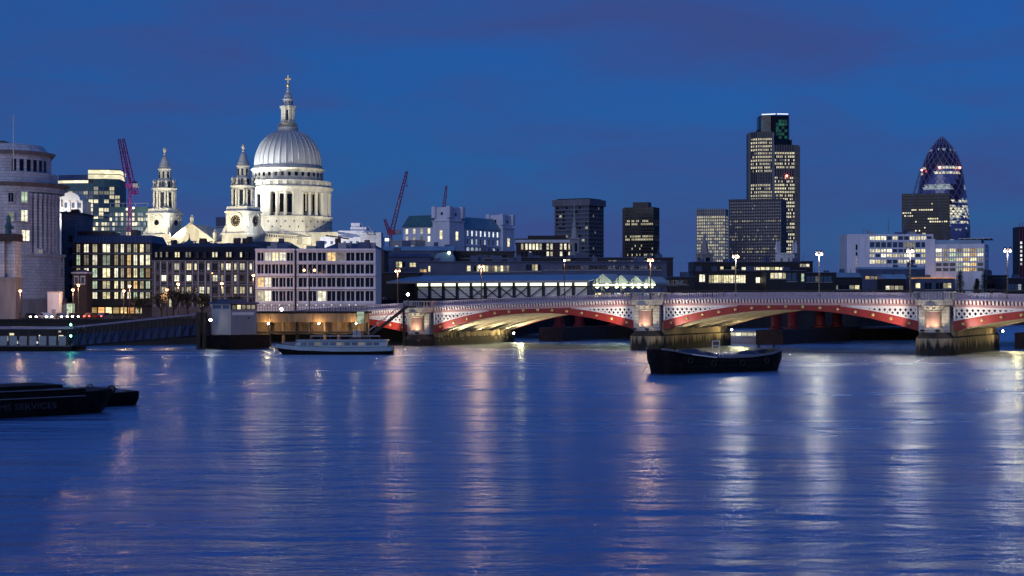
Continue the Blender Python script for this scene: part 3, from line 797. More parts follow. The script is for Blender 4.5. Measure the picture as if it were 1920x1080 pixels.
# curved stone corner building at the left edge
D = 380; s_ = D/FPX
CB = site('curved_office', 'tall pale stone corner building with curved colonnaded front at the left edge', 'building', 2, D+17, zb=5)
def arc_poly(Rr, a0=-90, a1=48, left=-60, back=14, n_=26):
    p = [(left, -Rr)]
    for k in range(n_+1):
        a = R(a0+(a1-a0)*k/n_); p.append((Rr*math.cos(a), Rr*math.sin(a)))
    p += [(p[-1][0], back), (left, back)]
    return p
RR = 15.2
def zz(py): return Z(py, D)-5
MB().prism(arc_poly(RR+.5), -1, zz(560)).build('base_course', 'grey_stone', CB)
MB().prism(arc_poly(RR), zz(560), zz(478)).build('lower_wall', 'pale_stone', CB)
MB().prism(arc_poly(RR+.35), zz(478), zz(474)).build('string_course', 'pale_stone', CB)
MB().prism(arc_poly(RR-1.1), zz(474), zz(356)).build('colonnade_wall', 'pale_stone', CB)
MB().prism([(-60,-RR+.02)]+[(RR*math.cos(R(a)),RR*math.sin(R(a))) for a in range(-90,-45,4)]+[((RR-1.4)*math.cos(R(-48)),(RR-1.4)*math.sin(R(-48))),(-60,-RR+2)], zz(474)+.01, zz(356)-.01).build('front_wall', 'pale_stone', CB)
MB().prism(arc_poly(RR+.1), zz(356), zz(346)).build('architrave', 'pale_stone', CB)
MB().prism(arc_poly(RR+.3), zz(346), zz(339), arc_poly(RR+1.5)).build('cornice', 'grey_stone', CB)
MB().prism(arc_poly(RR-1.6), zz(339), zz(318)).build('attic_plinth', 'pale_stone', CB)
MB().prism(arc_poly(RR-3.2), zz(318), zz(283)).build('attic', 'pale_stone', CB)
MB().prism(arc_poly(RR-2.6), zz(283), zz(277), arc_poly(RR-2.0)).build('attic_cornice', 'grey_stone', CB)
MB().prism(arc_poly(RR-3.6), zz(277), zz(262), arc_poly(RR-5.0)).build('roof', 'pale_stone', CB)
MB().box(-40,3.2,-8,4,zz(262),zz(257)).build('roof_house', 'dark_metal', CB)
gc = MB().lathe([(.65,0),(.55,.5),(.48,13.2),(.68,14.1),(.68,14.6)], 12).mesh('giant_column', 'pale_stone', True)
for k in range(7):
    a = R(-45+k*5.6); inst('giant_column', gc, CB, ((RR-.55)*math.cos(a),(RR-.55)*math.sin(a),zz(474)+.02))
def arc_window(ax, pyb, pyt, wdt, m, rad, surround=True, name='window'):
    a = math.asin(max(-1,min(1,ax/rad)))-math.pi/2 if ax > 0 else -math.pi/2
    px_, py_ = (rad*math.cos(a), rad*math.sin(a)) if ax > 0 else (ax, -rad)
    h = zz(pyt)-zz(pyb); zc = (zz(pyt)+zz(pyb))/2
    f = None
    if surround:
        fm = MB().box(-wdt/2-.3,-wdt/2,-.25,.2,-h/2-.3,h/2+.3).box(wdt/2,wdt/2+.3,-.25,.2,-h/2-.3,h/2+.3).box(-wdt/2,wdt/2,-.25,.2,h/2,h/2+.35).box(-wdt/2,wdt/2,-.3,.2,-h/2-.35,-h/2)
        fm.box(-.06,.06,-.16,.0,-h/2,h/2)
        f = inst('window_surround', fm.mesh('window_surround', 'pale_stone'), CB, (px_,py_,zc), a+math.pi/2)
    inst(name, pane_mesh(m), CB, (px_*.998,py_*.998,zc), a+math.pi/2, (wdt,0.15,h))
x_at = lambda px: X(px,D)-X(2,D+17)
for px_, b_, t_, wd, m_ in ((33,377,357,1.5,'lit_green'),(33,413,392,1.6,'lit_white'),(35,450,430,1.9,'lit_white'),(12,413,396,1.2,'lit_green'),(56,476,466,1.1,'lit_dim'),(12,377,360,1.2,'glass_dark')):
    arc_window(x_at(px_), b_, t_, wd, m_, RR)
MB().box(x_at(26),x_at(44),-RR-1.3,-RR+.2,zz(416),zz(414)).build('balcony_slab', 'grey_stone', CB)
for px_ in (80,87,97,105,111):
    arc_window(x_at(px_), 488, 472, .55, 'glass_dark', RR, False, 'slit_window')
    arc_window(x_at(px_), 518, 499, .55, 'glass_dark', RR, False, 'slit_window')
for px_, b_, t_ in ((80,380,365),(80,414,394),(80,446,430)):
    arc_window(x_at(px_), b_, t_, .45, 'glass_dark', RR, False, 'slit_window')
for k in range(6):
    a = R(-58+k*9)
    inst('attic_window', pane_mesh('glass_dark'), CB, ((RR-3.18)*math.cos(a),(RR-3.18)*math.sin(a),(zz(294)+zz(314))/2), a+math.pi/2, (1.0,.2,zz(294)-zz(316)))
tag(MB().tube((0,0,0),(0,0,zz(218)-zz(318)),.16,8,.08).ball((0,0,zz(218)-zz(318)),.22,8,5).build('flagpole', 'white_paint'), 'thin white flagpole on the roof of the curved stone building', 'flagpole')
bpy.data.objects['flagpole'].location = (X(24,D),D+.5,zz(318)+5)
# stone pylon in front of it with a bronze group on top
PY = site('stone_pylon', 'weathered stone entrance pylon with dark niche at the far left edge', 'pylon', 14, 352, zb=5)
p_ = 352/FPX
def zp(py): return Z(py,352)-5
MB().box(-3.5,2.6,0,5,-1,zp(525)).build('plinth', 'grey_stone', PY)
MB().box(-3.8,2.9,-.3,5.3,zp(525),zp(520)).build('plinth_cornice', 'grey_stone', PY)
MB().box(-3.3,-1.2,.2,5,zp(520),zp(452)).box(1.2,2.2,.2,5,zp(520),zp(452)).box(-1.2,1.2,1.4,5,zp(520),zp(452)).build('shaft', 'pale_stone', PY)
MB().box(-3.7,2.7,-.3,5.2,zp(452),zp(438)).build('cornice', 'dark_brick', PY)
smooth_by_angle(MB().lathe([(1.1,zp(438)),(.9,zp(430)),(1.2,zp(424)),(.6,zp(416)),(.75,zp(411)),(.5,zp(404)),(.1,zp(402))], 10, (-.6,2)).tube((-.4,2,zp(420)),(1.3,1.2,zp(427)),.35,6).build('bronze_group', 'green_roof', PY))
MB().box(-1.0,1.0,1.3,1.45,zp(590),zp(535)).build('niche_door', 'dark_brick', PY)

PY.scale = (.68,1,1)

# dark brick gable strip
B = site('stone_strip_building', 'narrow dark stone building wedged right of the curved stone front', 'building', 128, 425)
Wd = 26*425/FPX
MB().box(-Wd/2,Wd/2,0,18,0,Z(400,425)-5).build('wall', 'blue_stone', B)
MB().box(-Wd/2-.3,Wd/2+.3,-.3,18.3,Z(400,425)-5,Z(397,425)-5).build('parapet', 'dark_brick', B)
for j in range(6):
    inst('window', pane_mesh('glass_dark'), B, (0.6,-.02,4+j*3.3), 0, (.9,.12,1.7))
MB().box(-.9,.9,6,8,Z(397,425)-5,Z(390,425)-5).build('chimney', 'dark_brick', B)

# office with bright windows
D = 410; s_ = D/FPX
B = site('bright_office', 'dark framed office with four rows of brightly lit windows beside the curved building', 'building', 211, D)
W_ = 148*s_; lx = lambda px: (px-137)*s_; lz = lambda py: Z(py,D)-5
cols = [(143,150),(157,166),(173,182),(192,206),(214,221),(226,232),(238,245),(250,257),(262,269),(273,281)]
rows = [(560,548),(541,527),(520,503),(497,478),(473,458)]
pk = pick_from({'lit_white':5,'lit_cream':3,'lit_green':1.6,'lit_amber':.5,'lit_dim':1.2}, 3)
facade(B, FRONT(W_), [(lx(a),lx(b)) for a,b in cols], [(lz(a),lz(b)) for a,b in rows], 0, lz(455), W_, 'dark_brick', pk, .5, mull=1)
MB().box(-W_/2,W_/2,.5,18,0,lz(455)).build('body', 'dark_brick', B)
for a in (475,500,524,545): MB().box(-W_/2-.1,W_/2+.1,-.55,0.02,lz(a+1.6),lz(a)).build('floor_band', 'concrete', B)
MB().prism([(-W_/2,-.2),(W_/2,-.2),(W_/2,18),(-W_/2,18)], lz(455), lz(441), [(-W_/2+.6,1.5),(W_/2-.6,1.5),(W_/2-.6,16),(-W_/2+.6,16)]).build('roof', 'navy_roof', B)
MB().box(-W_/2+.6,lx(204)-W_/2,2,12,lz(441),lz(433)).build('plant_room', 'dark_cladding', B)
MB().box(lx(240)-W_/2,lx(252)-W_/2,3,7,lz(441),lz(430)).build('plant_room', 'dark_cladding', B)
for k in range(22): MB().bar((-W_/2+.4+k*.92,-.22,lz(455)),(-W_/2+.5+k*.9,1.1,lz(444)),.12,.12).build('roof_rib', 'steel', B)
for k in range(7):
    inst('shop_window', pane_mesh(['lit_amber','lit_orange','lit_cream','lit_amber'][k%4]), B, (lx(176+k*14)-W_/2,-.05,lz(582)), 0, (1.5,.12,1.5))
MB().box(lx(168)-W_/2,lx(284)-W_/2,-.9,0,lz(573),lz(571)).build('shop_canopy', 'dark_metal', B)
# little lodge in front of it
B = site('brick_lodge', 'small dark pedimented lodge in front of the bright office', 'lodge', 149, 370, zb=5)
q = 370/FPX; W_ = 26*q; h0 = Z(513,370)-5
MB().box(-W_/2,W_/2,0,5,0,h0).build('wall', 'dark_brick', B)
MB().box(-W_/2-.25,W_/2+.25,-.25,5.25,h0,h0+.35).build('cornice', 'pale_stone', B)
MB().prismy([(-W_/2-.2,h0+.35),(W_/2+.2,h0+.35),(0,h0+1.0)], -.2, 5.2).build('roof', 'slate', B)
for dx in (-.7,.8): 
    f = MB().box(dx-.55,dx+.55,-.1,0,h0-2.6,h0-.5).build('window_frame', 'pale_stone', B); MB().box(dx-.35,dx+.35,-.13,-.1,h0-2.3,h0-.8).build('pane', 'glass_dark', f)

# stone and dark panel building with mansard
D = 395; s_ = D/FPX
B = site('mansard_building', 'brown stone building with black mansard roof and paired lit windows left of the white blocks', 'building', 381.5, D)
W_ = 193*s_; lx = lambda px: (px-285)*s_; lz = lambda py: Z(py,D)-5
cc_ = []; 
for k, px_ in enumerate((296,307,319,331,342.5,354,366.5,378,390.5,403,416.5,428,441,454,470)):
    hw = 2.0 if k % 2 == 0 else 4.4
    cc_.append((lx(px_-hw), lx(px_+hw)))
rr = [(575,560),(550,538),(527,516),(506,494)]
LITM = ['gggggggggwggwgg','ggWwggwgWWggWWw','gcggwwwgggwWgWg','ggWgWWggwgWWWWW']
LITM = ['..w....w.......','.w.Www.ww.w.wwW','.w.w.w...ww.w.g','...W.Ww.w.WWWWW']
r0 = random.Random(5)
def pk(i,j):
    ch = LITM[j][i]
    return 'glass_dark' if ch in '.g' else ('lit_white' if r0.random()<.6 else 'lit_cream')
facade(B, FRONT(W_), cc_, [(lz(a),lz(b)) for a,b in rr], 0, lz(488), W_, 'brown_stone', pk, .45, mull=1)
MB().box(-W_/2,W_/2,.45,20,0,lz(488)).build('body', 'brown_stone', B)
for k, (a,b) in enumerate(cc_):
    if k % 2: 
        for y in (510,532): MB().box(a-W_/2-.15,b-W_/2+.15,-.06,.0,lz(y+4),lz(y-2)).build('spandrel_panel', 'dark_metal', B)
    else:
        for sx in (a-.55,b+.35): MB().box(sx-W_/2,sx-W_/2+.2,-.18,0,lz(575),lz(490)).build('pilaster_strip', 'pale_stone', B)
for y in (489,512,534,556): MB().box(-W_/2-.1,W_/2+.1,-.3,0,lz(y+.8),lz(y-.8)).build('string_course', 'grey_stone', B)
MB().prism([(-W_/2,-.1),(W_/2,-.1),(W_/2,20),(-W_/2,20)], lz(488), lz(462), [(-W_/2+1.4,3.0),(W_/2,3.0),(W_/2,17),(-W_/2+1.4,17)]).build('mansard', 'black_roof', B)
MB().prism([(-W_/2+1.4,3.0),(W_/2,3.0),(W_/2,17),(-W_/2+1.4,17)], lz(462), lz(454), [(-W_/2+5,8),(W_/2-2,8),(W_/2-2,12),(-W_/2+5,12)]).build('roof_cap', 'slate', B)
for k, (px_, m_) in enumerate(((293,'lit_dim'),(302,'lit_dim'),(313,'lit_dim'),(330,'lit_cream'),(335,'lit_cream'),(350,'lit_dim'),(356,'lit_dim'),(370,'glass_dark'),(384,'glass_dark'),(400,'lit_cream'),(406,'lit_white'),(426,'lit_cream'),(432,'lit_white'),(452,'lit_white'),(463,'glass_dark'))):
    d = MB().box(lx(px_)-W_/2-.4,lx(px_)-W_/2+.4,-.05,2.0,lz(484),lz(472)).build('dormer', 'black_roof', B)
    inst('pane', pane_mesh(m_), d, (lx(px_)-W_/2,-.06,lz(477.5)), 0, (.42,.06,1.2))
for px_, yy in ((433,8),(448,10),(365,10)): MB().box(lx(px_)-W_/2-.8,lx(px_)-W_/2+.8,yy,yy+1.6,lz(458),lz(444)).build('chimney', 'dark_brick', B)

# white bay-windowed blocks
D = 375; s_ = D/FPX; lz = lambda py: Z(py,D)-5
def white_block(name, label, p0, p1, n, pickm, seed):
    B = site(name, label, 'building', (p0+p1)/2, D, zb=5, group=None)
    W_ = (p1-p0)*s_-.25
    pk_ = lambda i,j: pickm.get((i,j), 'glass_dark')
    cols = even(n, W_, .86, .3)
    rows = [(lz(564.5),lz(543.6)),(lz(538),lz(518.6)),(lz(513),lz(493.6)),(lz(489),lz(471.5))]
    facade(B, FRONT(W_), cols, rows, 0, lz(466), W_, 'white_render', pk_, .9, mull=1, mmat='white_render')
    MB().box(-W_/2,W_/2,.9,17,0,lz(466)).build('body', 'white_render', B)
    for y in (569,542,517,492.5): 
        MB().box(-W_/2-.05,W_/2+.05,-.35,0,lz(y+.5),lz(y-2)).build('floor_band', 'white_render', B)
    for y in (540.2,515.2): MB().box(-W_/2-.05,W_/2+.05,-.25,0,lz(y+3.2),lz(y+.6)).build('shadow_band', 'dark_metal', B)  # dark strips put in as shade under the projecting floor bands
    MB().box(-W_/2-.1,W_/2+.1,-.5,.2,lz(470),lz(466.5)).build('cornice', 'white_render', B)
    for a,b in cols:
        for j,(z0,z1) in enumerate(rows):
            vs = []; m_ = 8; y0 = -.12
            poly = [(a,z1+.02),(b,z1+.02)]+[(b+(a-b)*k/m_, z1-.16-.14*math.sin(math.pi*(3*k/m_%1))) for k in range(m_+1)]
            MB().prismy([(x-W_/2,z) for x,z in poly], -.04, .1).build('window_head', 'white_render', B)
    roof_clutter(B, -W_/2+1, W_/2-1, 3, 14, lz(466), 9, seed)
    for k in range(3): MB().tube((-W_/3+k*W_/3,4,lz(466)),(-W_/3+k*W_/3,4,lz(455+k*3)),.05,4).build('aerial', 'dark_metal', B)
    return B, W_
L1 = {(1,3):'lit_white',(2,3):'lit_cream',(3,3):'lit_white',(0,1):'lit_amber',(1,1):'lit_white',(0,0):'lit_cream',(1,0):'lit_white'}
WB1, W1 = white_block('white_block', 'short pale white bay-windowed block with orange lit left bays', 478, 553.5, 5, L1, 1)
L2 = {(3,3):'lit_amber',(4,3):'lit_dim',(2,0):'lit_white',(5,3):'glass_dark'}
WB2, W2 = white_block('white_block', 'long pale white bay-windowed block with dark windows right of the drainpipe', 555, 705, 8, L2, 2)
MB().tube((W1/2+.15,-.3,0),(W1/2+.15,-.3,lz(466)),.16,6).build('drainpipe', 'dark_metal', WB1)
# hipped slate roofs seen between the blocks and the church
for nm, lab, px0, px1, yt, yb, Dd in (('slate_roof_house','low slate hipped roof house behind the mansard building',430,560,452,470,455),('slate_roof_house','small dark slate roofed house at the foot of the cathedral portico',286,420,458,476,470),('flat_roof_house','navy flat roofed house behind the long white block',600,720,455,470,440)):
    B = site(nm, lab, 'house', (px0+px1)/2, Dd); W_ = (px1-px0)*Dd/FPX; zb_ = ground_z(Dd)
    h0, h1 = Z(yb,Dd)-zb_, Z(yt,Dd)-zb_
    MB().box(-W_/2,W_/2,0,16,0,h0).build('wall', 'dark_brick', B)
    MB().prism([(-W_/2-.4,-.4),(W_/2+.4,-.4),(W_/2+.4,16.4),(-W_/2-.4,16.4)], h0, h1, [(-W_/2+4,5),(W_/2-4,5),(W_/2-4,11),(-W_/2+4,11)]).build('roof', 'slate' if 'slate' in nm else 'navy_roof', B)
    MB().box(-W_/4-.7,-W_/4+.7,4,6,h0,h1+1.4).build('chimney', 'dark_brick', B)
    MB().box(W_/5-.7,W_/5+.7,6,8,h0,h1+1.0).build('chimney', 'brown_stone', B)
# cupola spike on the ridge
B = site('roof_cupola', 'tiny green copper cupola with spike in front of the cathedral pediment', 'cupola', 355, 480, zb=5)
MB().box(-1.0,1.0,-1,1,0,Z(462,480)-5).build('base', 'dark_brick', B)
smooth_by_angle(MB().lathe([(1.5,Z(457,480)-5-1),(1.2,Z(454,480)-5),(.4,Z(450,480)-5),(.12,Z(446,480)-5),(.05,Z(438,480)-5)], 10).build('spire', 'green_roof', B))

# ---------------------------------------------------------------- far left: offices behind
D = 1000; s_ = D/FPX
B = site('glass_office', 'wide glass office with bright curved top floors behind the curved stone building', 'office', 165, D, R(6)); zb_ = 17
W_ = 116*s_; lz = lambda py: Z(py,D)-zb_
arc = [(-W_/2+W_*k/12, 6*((k-8.5)/8.5)**2 if k < 8.5 else 6*((k-8.5)/5)**2) for k in range(13)]
for k in range(12):
    (x0,y0),(x1,y1) = arc[k], arc[k+1]
    d = Vector((x1-x0,y1-y0)); ln = d.length; d.normalize()
    top_ = 342 if k > 6 else 350
    rows = [(lz(y+6.4),lz(y)) for y in range(446,int(top_),-8)]
    pk = pick_from({'lit_far':4,'lit_far_dim':2.5,'glass_blue':4}, 50+k)
    facade(B, ((x0,y0),(d.x,d.y),(d.y,-d.x)), [(.3,ln-.3)], rows, 0, lz(top_-7), ln, 'green_roof', pk, .3, single=False, mull=1)
MB().prism(arc[:7]+[(arc[6][0],30),(-W_/2,30)], 0, lz(343)).build('body', 'dark_cladding', B).location.y = .35
MB().prism(arc[6:]+[(W_/2,30),(arc[6][0]+.02,30)], 0, lz(335)).build('body', 'dark_cladding', B).location.y = .35
pts = arc[6:]+[(W_/2,28),(arc[6][0],28)]
MB().prism(pts, lz(335)+.02, lz(326)).build('top_floor', 'lit_far', B); MB().prism(pts, lz(326)+.02, lz(318.5)).build('crown', 'lit_far', B)
MB().prism([(x*1.01,y-.5) for x,y in pts], lz(327), lz(325.6)).build('crown_band', 'dark_cladding', B)
MB().prism([(x*1.01,y-.5) for x,y in pts], lz(318.5), lz(317)).build('roof_edge', 'navy_roof', B)
MB().prism(arc[:7]+[(arc[6][0],30),(-W_/2,30)], lz(343)+.02, lz(338)).build('lit_band', 'lit_far', B)
MB().prism(arc[:7]+[(arc[6][0],30),(-W_/2,30)], lz(338)+.02, lz(327), [(x,y+2.5) for x,y in arc[:7]]+[(arc[6][0],27),(-W_/2,27)]).build('louvre_roof', 'navy_roof', B)
# white arched front
D = 700; s_ = D/FPX; zb_ = ground_z(D); lz = lambda py: Z(py,D)-zb_
B = site('white_arched_front', 'floodlit white classical front with arched gable beside the curved building', 'building', 131, D)
MB().box(-5.6,5.6,0,14,0,lz(376)).build('wall', 'white_paint', B)
MB().prismy([(-4.6,lz(376))]+[(4.6*-math.cos(R(a)),lz(376)+3.6*math.sin(R(a))) for a in range(0,181,15)]+[(4.6,lz(376))], -.4, 13).build('arched_gable', 'white_paint', B)
for k, x in enumerate((-3.4,-.2,3.0)):
    MB().box(x-.45,x+.45,-.55,0,lz(412),lz(377)).build('pilaster', 'white_paint', B)
for x in (-1.8,1.4,4.2):
    for y in (385,400): inst('window', pane_mesh('glass_blue'), B, (x,-.03,lz(y)), 0, (1.2,.2,2.2))
MB().box(-6,6,-.8,0,lz(410),lz(406)).build('cornice', 'white_paint', B)
smooth_by_angle(MB().lathe([(4.2,lz(432)),(3.8,lz(426)),(2.6,lz(421)),(.8,lz(418)),(.1,lz(416))], 18, (5.5,-4)).build('small_dome', 'white_paint', B))
spot(B, (-4,-14,lz(425)), (0,0,lz(385)), 16000, (1,.95,.85), 90)
# mid offices under the crane
D = 800; s_ = D/FPX; zb_ = 17; lz = lambda py: Z(py,D)-zb_
for nm, lab, p0, p1, yt, n_, seed, wts in (
    ('glazed_office','low glazed office with white roof frames beneath the purple crane',205,279,388,14,11,{'lit_far':2,'glass_blue':4,'lit_far_cool':3}),
    ('stepped_office','stepped office with bright upper strips in front of the glass office',152,206,410,10,12,{'lit_far':3,'glass_blue':2,'lit_far_dim':2})):
    B = site(nm, lab, 'office', (p0+p1)/2, D if p0 > 200 else 860); q = (D if p0 > 200 else 860)/FPX
    W_ = (p1-p0)*q; lz = lambda py: Z(py, D if p0 > 200 else 860)-17
    rows = [(lz(y+6),lz(y)) for y in range(444, yt+4, -9)]
    facade(B, FRONT(W_), even(n_, W_, .82), rows, 0, lz(yt), W_, 'green_roof', pick_from(wts, seed), .3, single=False)
    MB().box(-W_/2,W_/2,.3,20,0,lz(yt)).build('body', 'dark_cladding', B)
    fr_mb = MB()
    for k in range(4):
        x = -W_/2+.5+k*(W_-1)/3; fr_mb.bar((x,.5,lz(yt)),(x,.5,lz(yt-7)),.25,.25)
    fr_mb.bar((-W_/2+.4,.5,lz(yt-7)),(W_/2-.4,.5,lz(yt-7)),.25,.25)
    fr_mb.build('roof_frame', 'steel', B)

# ---------------------------------------------------------------- cranes
def jib(mb, p, q, w_, n_, r):
    """lattice boom: four chords and zigzag lacing"""
    p = Vector(p); q = Vector(q); d = (q-p).normalized(); u = d.cross(Vector((0,1,0))).normalized()*w_/2; v = Vector((0,1,0))*w_/2
    cs = [u+v,u-v,-u-v,-u+v]
    for c in cs: mb.tube(p+c, q+c*.5, r, 4)
    for k in range(n_):
        t0, t1 = k/n_, (k+1)/n_
        for e in range(4):
            a, b = cs[e], cs[(e+1)%4]
            if k % 2: a, b = b, a
            mb.tube(p.lerp(q,t0)+a*(1-.5*t0), p.lerp(q,t1)+b*(1-.5*t1), r*.6, 3)
def crane(name, label, D, base_px, pts, m, width=1.6, mast_top=None, lamp=None, group='tower cranes'):
    """pts: list of boom polylines given as view columns and rows at distance D"""
    zb_ = ground_z(D); B = thing(name, label, 'crane', (X(base_px,D),D,zb_), 0, group)
    P = lambda px,py: (X(px,D)-X(base_px,D), 0, Z(py,D)-zb_)
    mm = MB(); jib(mm, (0,0,0), P(base_px,mast_top), width*1.2, 24, .16); mm.build('mast', m, B)
    c = P(base_px,mast_top)
    MB().box(c[0]-1.6,c[0]+2.0,-1.4,1.4,c[2],c[2]+2.2).build('cab', m, B)
    MB().box(c[0]+2.0,c[0]+4.4,-1.6,1.6,c[2]+.2,c[2]+2.0).build('counterweight', 'concrete', B)
    for (a,b) in pts:
        jm = MB(); jib(jm, P(*a), P(*b), width, 18, .17); jm.build('jib', m, B)
    a, b = pts[0]
    t = P(*b); rp = MB().tube(t,(t[0],0,t[2]-6),.05,4).box(t[0]-.25,t[0]+.25,-.25,.25,t[2]-6.8,t[2]-6); rp.build('hook', 'dark_metal', B)
    return B, P
B, P = crane('tower_crane', 'purple luffing crane with two steep parallel booms left of the cathedral', 780, 243, [((250,350),(231,260)),((241,352),(223,260))], 'crane_purple', 1.9, 352)
mb = MB(); jib(mb, P(252,365), P(246,340), 1.6, 5, .2); jib(mb, P(255,365), P(254,340), 1.4, 5, .2); mb.build('a_frame', 'crane_purple', B)
for px_, py_ in ((238,392),(250,390)):
    MB().ball(P(px_,py_),.5).build('work_lamp', 'canopy_light', B)
B, P = crane('tower_crane', 'red luffing crane with long raised boom right of the cathedral', 700, 733, [((734,436),(763,321))], 'crane_red', 1.6, 440)
mb = MB(); jib(mb, P(731,438), P(721,411), 1.4, 8, .2); mb.build('counter_jib', 'crane_red', B)
mb = MB().bar(P(743.5,396),P(749,370),.9,.25); mb.build('boom_panel', 'boat_white', B); bpy.data.objects[mb and B.children[-1].name].location.y = -1.2
MB().box(P(722,451)[0],P(729,451)[0],-1,1,P(722,452)[2],P(722,447)[2]).build('work_lamp', 'strip_light', B)
crane('tower_crane', 'short red crane boom rising behind the stone exchange building', 900, 832, [((831,400),(837,348))], 'crane_red', 1.7, 402)

# pale stepped roofs right of the dome
D = 760; zb_ = ground_z(D); lz = lambda py: Z(py,D)-zb_; q = D/FPX
B = site('pale_stepped_block', 'pale stepped roofs and plant rooms right of the cathedral dome', 'building', 668, D)
for k, (a,b,t,y) in enumerate(((600,716,444,0),(632,700,432,3),(655,685,425,5),(656,672,417,6),(676,715,436,-1))):
    MB().box((a-668)*q,(b-668)*q,y,y+16-k,0 if k in (0,4) else lz(446),lz(t)).build('block', 'white_render' if k != 4 else 'pale_stone', B)
for k in range(8): inst('window', pane_mesh('glass_blue'), B, ((610+k*12-668)*q,-.05,lz(455)), 0, (1.2,.15,1.4))
gt = MB()
for a, b in (((690,440),(676,418)),((690,440),(704,440)),((704,440),(690,424))): gt.bar(((a[0]-668)*q,-1.2,lz(a[1])),((b[0]-668)*q,-1.2,lz(b[1])),.3,.3)
gt.build('roof_truss', 'steel', B)
MB().tube(((655-668)*q,-3,lz(448)),((612-668)*q,-3,lz(442)),.4,6).build('maintenance_boom', 'dark_metal', B)
spot(B, (-14,-22,lz(470)), (0,4,lz(438)), 24000, (1,.93,.8), 110)
B = site('dark_cube_block', 'dark blue boxy block between the cathedral pediment and clock tower', 'building', 414, 960)
MB().box(-3,3,0,8,0,Z(407,960)-17).build('wall', 'navy_roof', B); MB().box(-3.2,3.2,-.3,8.3,Z(426,960)-17,Z(424,960)-17).build('ledge', 'concrete', B)

mat('teal_roof', (0.10,0.24,0.33), 0.5, var=0.2, scale=0.2)
# stone exchange building with two square towers
D = 560; zb_ = ground_z(D); q = D/FPX; lz = lambda py: Z(py,D)-zb_
EX = site('stone_exchange', 'grey stone building with green roofs and two square towers', 'building', 842, D, R(-32))
cw = math.cos(R(32)); sw = math.sin(R(32))
FWd = 90*q/cw; SD = 100*q/sw*.98
# left wing (front)
def exw(i,j): return ['lit_white','lit_white','lit_white','lit_cream'][i] if j else ('lit_white' if i in (0,1,3) else 'lit_dim')
W_ = 58*q/cw; x_off = -FWd
MB().box(-FWd,-FWd+W_+.5,.3,14,0,lz(424)).build('wing_body', 'white_render', EX)
facade(EX, ((-FWd,0),(1,0),(0,-1)), even(4,W_,.36), [(lz(452),lz(442)),(lz(437),lz(427))], 0, lz(424), W_, 'white_render', exw, .3)
MB().prismx([(-.5,lz(424)),(14.5,lz(424)),(10.5,lz(401)),(4,lz(401))], -FWd-.3, -FWd+W_+.3).build('wing_roof', 'green_roof', EX)
# right range along the side
def exs(i,j): return 'lit_cool' if (j == 1) or (i in (1,2,4,7)) else ('glass_dark')
rw = RIGHT(0)
L_ = SD-9
facade(EX, ((0,9),(0,1),(1,0)), even(8,L_,.36,1.5), [(lz(456),lz(446)),(lz(440),lz(430))], 0, lz(426), L_, 'white_render', exs, .3)
MB().box(-14,-.3,9,9+L_,0,lz(426)).build('range_body', 'white_render', EX)
MB().prismy([(-14.4,lz(426)),(.4,lz(426)),(-3.5,lz(403)),(-10,lz(403))], 9, 9+L_).build('range_roof', 'teal_roof', EX)
rd = MB().lathe([(.75,-.1),(.75,.12)], 14).mesh('round_window', 'lit_cool'); rdd = MB().lathe([(.75,-.1),(.75,.12)], 14).mesh('round_window_dark', 'glass_dark')
for k in range(8): inst('round_window', rd if k in (0,1,2,3,6) else rdd, EX, (.02,9+1.5+(k+.5)*(L_-3)/8,lz(466)), rot=(0,R(90),0))
MB().box(0,.3,9,9+L_,lz(460),lz(458)).build('string_course', 'white_render', EX)
def ex_tower(x0,x1,y0,y1,yt):
    MB().box(x0,x1,y0,y1,0,lz(yt+27)).build('tower', 'white_render', EX)
    MB().box(x0-.3,x1+.3,y0-.3,y1+.3,lz(yt+27),lz(yt+25)).build('tower_ledge', 'white_render', EX)
    MB().box(x0+.5,x1-.5,y0+.5,y1-.5,lz(yt+25),lz(yt)).build('tower_top', 'white_render', EX)
    for k in range(4):
        cx, cy = (x0+.5,x1-.5)[k%2], (y0+.5,y1-.5)[k//2]
        MB().box(cx-.8,cx+.8,cy-.8,cy+.8,lz(yt+20),lz(yt-1.5)).build('corner_turret', 'white_render', EX)
    inst('tower_window', pane_mesh('lit_cream'), EX, ((x0+x1)/2,y0-.02,lz(yt+52)), 0, (1.0,.15,3.0))
    inst('tower_window', pane_mesh('lit_cream'), EX, (x1+.02,(y0+y1)/2,lz(yt+54)), 0, (.15,1.3,3.0))
    inst('tower_window', pane_mesh('glass_dark'), EX, ((x0+x1)/2,y0+.48,lz(yt+12)), 0, (.8,.15,1.0))
    inst('tower_window', pane_mesh('glass_dark'), EX, (x1-.48,(y0+y1)/2,lz(yt+13)), 0, (.15,.8,1.0))
ex_tower(-6.6,.6,-.6,8.6,388); ex_tower(-6.0,1.0,SD-1,SD+7,395)
MB().box(-FWd-1.2,-FWd+W_*.75,-6,-.02,0,lz(450)).build('front_annex', 'concrete', EX)
for k in range(3): inst('annex_window', pane_mesh('lit_white'), EX, (-FWd+1.5+k*3.4,-6.02,lz(463)), 0, (1.3,.12,1.0))

